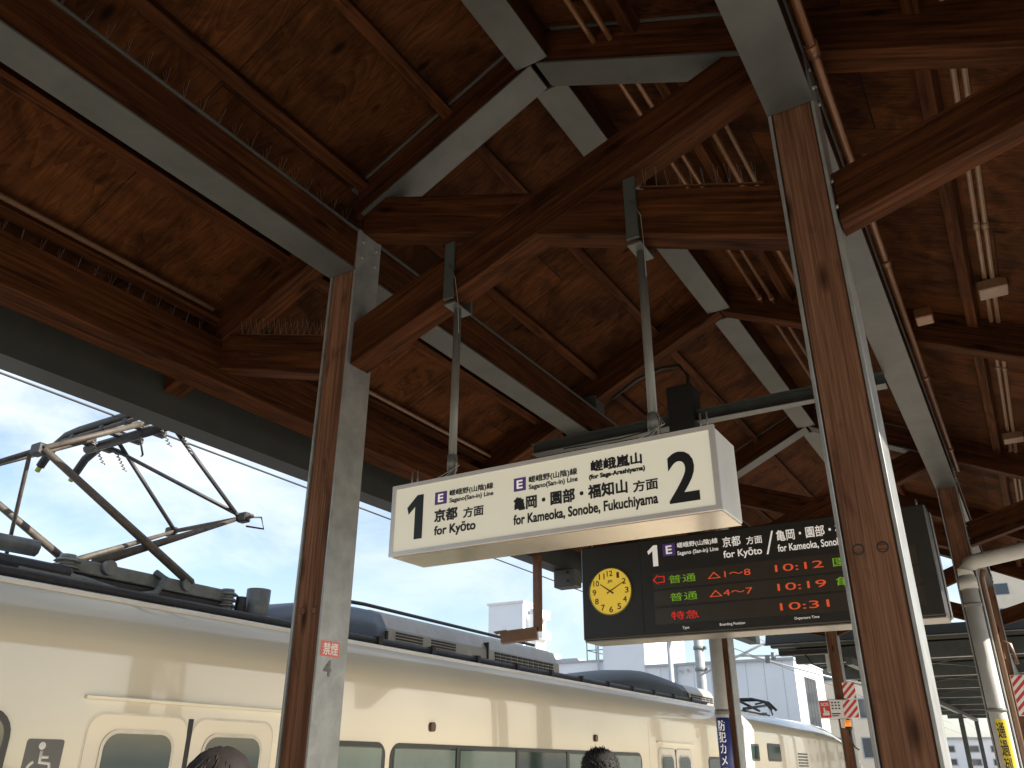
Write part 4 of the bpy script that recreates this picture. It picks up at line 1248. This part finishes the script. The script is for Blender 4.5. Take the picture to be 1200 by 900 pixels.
b = thing("beige_apartment_block", "tall cream apartment block far behind the roof gable on the right", "building", (4, 140, -1.1))
box("wall", -4, 34, 135, 150, -1.1, 30, M['wall_beige'], b)
far_windows(b, 135.0, -2.5, 9, 4.0, 2.0, 8, 3.4, 1.8, 1.6, face='-Y')
box("roof_slab", -4.4, 34.4, 134.6, 150.4, 30, 30.5, M['wall_white'], b)

# ---------------------------------------------------------------- steel folded plate canopy further along
fc = thing("folded_plate_canopy", "dark grey corrugated steel platform roof continuing beyond the timber canopy", "canopy", (RX, 32, 0))
M['foldplate'] = mat_plain("folded_roof_plate", (0.028, 0.031, 0.030), 0.5, 0.3, 0.1)
bm = bmesh.new()
FX0, FX1, FYS, FYE = -4.26, 1.12, 16.0, 46.0
pitch, dep, th = 0.55, 0.20, 0.012
pts = []
y = FYS
while y < FYE:
    pts += [(y, 3.50), (y + pitch * .3, 3.50), (y + pitch * .5, 3.50 + dep), (y + pitch * .8, 3.50 + dep)]
    y += pitch
a = [bm.verts.new((FX0, p[0], p[1])) for p in pts]; b2 = [bm.verts.new((FX1, p[0], p[1])) for p in pts]
a2_ = [bm.verts.new((FX0, p[0], p[1] + th)) for p in pts]; b3 = [bm.verts.new((FX1, p[0], p[1] + th)) for p in pts]
for i in range(len(pts) - 1):
    bm.faces.new((a[i], a[i + 1], b2[i + 1], b2[i])); bm.faces.new((a2_[i], a2_[i + 1], b3[i + 1], b3[i]))
    bm.faces.new((a[i], a[i + 1], a2_[i + 1], a2_[i])); bm.faces.new((b2[i], b2[i + 1], b3[i + 1], b3[i]))
obj("folded_plate_roof", bm, M['foldplate'], fc)
for fy in (17.0, 21.0, 25.0, 29.0, 33.0, 37.0, 41.0, 45.0):
    bm_ = box("cross_girder", FX0 + 0.35, FX1 - 0.35, fy - 0.09, fy + 0.09, 3.22, 3.495, M['mount'], fc, 0.004)
    if fy < 44:
        tube("brace_rod", [(XL, fy + .1, 3.3), (XR, fy + 3.9, 3.3)], 0.012, M['darksteel'], fc, 6)
        tube("brace_rod", [(XR, fy + .1, 3.33), (XL, fy + 3.9, 3.33)], 0.012, M['darksteel'], fc, 6)
for x in (XL, XR):
    box("girder", x - 0.06, x + 0.06, FYS, FYE - 0.3, 3.08, 3.215, M['mount'], fc, 0.003)
    for fy in (21.0, 29.0, 37.0, 45.0):
        box("post", x - 0.08, x + 0.08, fy - 0.08, fy + 0.08, 0.0, 3.078, M['darksteel'], fc, 0.004)
lf = thing("strip_light_fitting", "dark lamp tray with pale box hung below far canopy by third left post", "light fitting", (-3.3, 15.9, 3.3))
box("tray", -3.95, -2.95, 15.85, 16.05, 3.28, 3.36, M['black'], lf, 0.004)
box("gear_box", -3.12, -2.90, 15.75, 15.95, 2.95, 3.25, M['pipe'], lf, 0.006)
tube("cable", [(-3.5, 15.95, 3.28), (-3.4, 15.93, 3.12), (-3.2, 15.9, 3.02), (-3.1, 15.85, 3.06)], 0.014, M['black'], lf, 6)

# ---------------------------------------------------------------- people on the platform
M['skin'] = mat_plain("skin", (0.52, 0.30, 0.20), 0.5, var=0.06)
M['coat_navy'] = mat_plain("navy_coat_cloth", (0.03, 0.035, 0.06), 0.85)
M['coat_black'] = mat_plain("black_jacket_cloth", (0.02, 0.02, 0.022), 0.85)
M['trouser'] = mat_plain("grey_trouser_cloth", (0.07, 0.07, 0.08), 0.85)
M['shoe'] = mat_plain("black_shoe", (0.02, 0.02, 0.02), 0.4)
M['hair_dark'] = mat_plain("black_hair", (0.009, 0.007, 0.006), 0.75, var=0.3, scale=30)
M['hair_brown'] = mat_plain("dark_brown_hair", (0.011, 0.0062, 0.0045), 0.8, var=0.3, scale=30)
M['eye'] = mat_plain("dark_eye", (0.02, 0.015, 0.012), 0.2)
def skin_mesh(V, E_, rad, root, sub=2):
    me = bpy.data.meshes.new("figure")
    me.from_pydata(V, E_, [])
    o = bpy.data.objects.new("figure", me); col.objects.link(o)
    md = o.modifiers.new("s", 'SKIN')
    for i, r in enumerate(rad):
        d = me.skin_vertices[0].data[i]
        d.radius = r if isinstance(r, tuple) else (r, r)
        d.use_root = (i == root)
    s = o.modifiers.new("u", 'SUBSURF'); s.levels = sub; s.render_levels = sub
    dg = bpy.context.evaluated_depsgraph_get(); dg.update()
    out = bpy.data.meshes.new_from_object(o.evaluated_get(dg))
    bpy.data.objects.remove(o); bpy.data.meshes.remove(me)
    return out
def person(label, x, y, H, face_deg, hair_mat, coat, spiky, hair_len):
    root = thing("person", label, "person", (x, y, 0), rot=Matrix.Rotation(R(face_deg), 4, 'Z'))
    W = WORLD[root.name]
    k = H / 1.70
    V, E_, rad = [], [], []
    def v(p, r, par=None):
        V.append((p[0] * k, p[1] * k, p[2] * k)); rad.append(tuple(q * k for q in r) if isinstance(r, tuple) else r * k)
        if par is not None: E_.append((par, len(V) - 1))
        return len(V) - 1
    pel = v((0, 0, 0.93), (0.155, 0.11))
    wa = v((0, 0.0, 1.08), (0.14, 0.10), pel)
    ch = v((0, -0.01, 1.27), (0.165, 0.115), wa)
    sh = v((0, -0.01, 1.40), (0.12, 0.08), ch)
    nk = v((0, 0.0, 1.475), 0.055, sh)
    hd0 = v((0, 0.02, 1.535), (0.062, 0.075), nk)
    hd1 = v((0, 0.022, 1.60), (0.074, 0.090), hd0)
    hd2 = v((0, 0.012, 1.655), (0.066, 0.080), hd1)
    for s in (-1, 1):
        a = v((s * 0.17, -0.01, 1.385), 0.062, sh)
        b_ = v((s * 0.215, -0.015, 1.13), 0.046, a)
        c = v((s * 0.225, 0.035, 0.90), 0.034, b_)
        d = v((s * 0.225, 0.055, 0.835), (0.024, 0.036), c)
        for fi, (dy, ln) in enumerate(((0.040, 0.075), (0.014, 0.086), (-0.010, 0.080), (-0.033, 0.062))):
            f1 = v((s * 0.225, 0.055 + dy, 0.775), 0.0095, d)
            f2 = v((s * 0.220, 0.060 + dy, 0.775 - ln * .5), 0.009, f1)
            v((s * 0.208, 0.066 + dy, 0.775 - ln), 0.0075, f2)
        t1 = v((s * 0.215, 0.105, 0.81), 0.0105, d)
        v((s * 0.208, 0.12, 0.765), 0.009, t1)
        hp = v((s * 0.09, 0, 0.86), 0.098, pel)
        kn = v((s * 0.10, 0.01, 0.49), 0.062, hp)
        an = v((s * 0.105, -0.01, 0.10), 0.042, kn)
        he = v((s * 0.108, 0.02, 0.05), 0.044, an)
        v((s * 0.115, 0.16, 0.04), (0.045, 0.034), he)
    me = skin_mesh(V, E_, rad, pel)
    mats = [M['skin'], coat, M['trouser'], M['shoe']]
    for p in me.polygons:
        p.use_smooth = True
        c = p.center / k
        if c.z > 1.46 or (abs(c.x) > 0.18 and c.z < 0.885): mi = 0
        elif c.z > 0.88: mi = 1
        elif c.z > 0.09: mi = 2
        else: mi = 3
        p.material_index = mi
    obj("body", me, mats, root, W)
    def blob(name, c, r, mat, seg=14):
        bm = bmesh.new()
        bmesh.ops.create_uvsphere(bm, u_segments=seg, v_segments=seg // 2 + 2, radius=1.0)
        for q in bm.verts: q.co = (q.co.x * r[0] * k, q.co.y * r[1] * k, q.co.z * r[2] * k)
        return obj(name, bm, mat, root, W @ T((c[0] * k, c[1] * k, c[2] * k)), True)
    for s in (-1, 1):
        blob("eye", (s * 0.031, 0.093, 1.600), (0.012, 0.010, 0.008), M['eye'])
        blob("ear", (s * 0.077, 0.012, 1.585), (0.011, 0.022, 0.033), M['skin'])
    blob("nose", (0, 0.108, 1.572), (0.012, 0.016, 0.022), M['skin'])
    blob("mouth", (0, 0.098, 1.535), (0.024, 0.007, 0.006), M['pink_red'])
    # hair: a cap of the head's own shape, open over the face, with strands
    bm = bmesh.new()
    bmesh.ops.create_uvsphere(bm, u_segments=40, v_segments=26, radius=1.0)
    for q in bm.verts:
        n_ = q.co.copy()
        jit = 1 + 0.03 * math.sin(n_.x * 23 + n_.y * 17) + random.uniform(-0.012, 0.012)
        q.co = Vector((n_.x * 0.093, n_.y * 0.108 + 0.004, n_.z * 0.102)) * jit
    kill = [q for q in bm.verts if (q.co.y > 0.055 and q.co.z < 0.035) or q.co.z < -hair_len]
    bmesh.ops.delete(bm, geom=kill, context='VERTS')
    for f in bm.faces: f.smooth = True
    rnd = random.Random(3 if spiky else 5)
    nst = 700 if spiky else 160
    for i in range(nst):
        th_, ph = rnd.uniform(0, 2 * math.pi), math.acos(rnd.uniform(-0.1, 1))
        n_ = Vector((math.sin(ph) * math.cos(th_), math.sin(ph) * math.sin(th_), math.cos(ph)))
        if (n_.y > 0.6 and n_.z < 0.4) or (not spiky and n_.z > 0.72): continue
        b0 = Vector((n_.x * 0.090, n_.y * 0.105 + 0.004, n_.z * 0.099))
        if spiky:
            d = (n_ * 0.5 + Vector((0.35, 0.5, 0.35)) + Vector((rnd.uniform(-.6, .6), rnd.uniform(-.6, .6), rnd.uniform(-.2, .5)))).normalized()
            ln = rnd.uniform(0.006, 0.022)
        else:
            d = (n_ * 0.25 + Vector((n_.x, n_.y, -1.1)) + Vector((rnd.uniform(-.4, .4), rnd.uniform(-.4, .4), 0))).normalized()
            ln = rnd.uniform(0.03, 0.06)
        cyl_bm(bm, b0 - d * 0.01, b0 + d * ln, 0.0042, 0.0005, 5, False)
    for q in bm.verts: q.co *= k
    obj("hair", bm, hair_mat, root, W @ T((0, 0.006 * k, 1.612 * k)))
    return root
person("person with smooth dark brown hair waiting left of nearest left post", -1.86, 1.60, 1.605, 80, M['hair_brown'], M['coat_navy'], False, 0.075)
person("person with short spiky black hair standing beyond the left post", -1.925, 4.0, 1.622, 65, M['hair_dark'], M['coat_black'], True, 0.055)
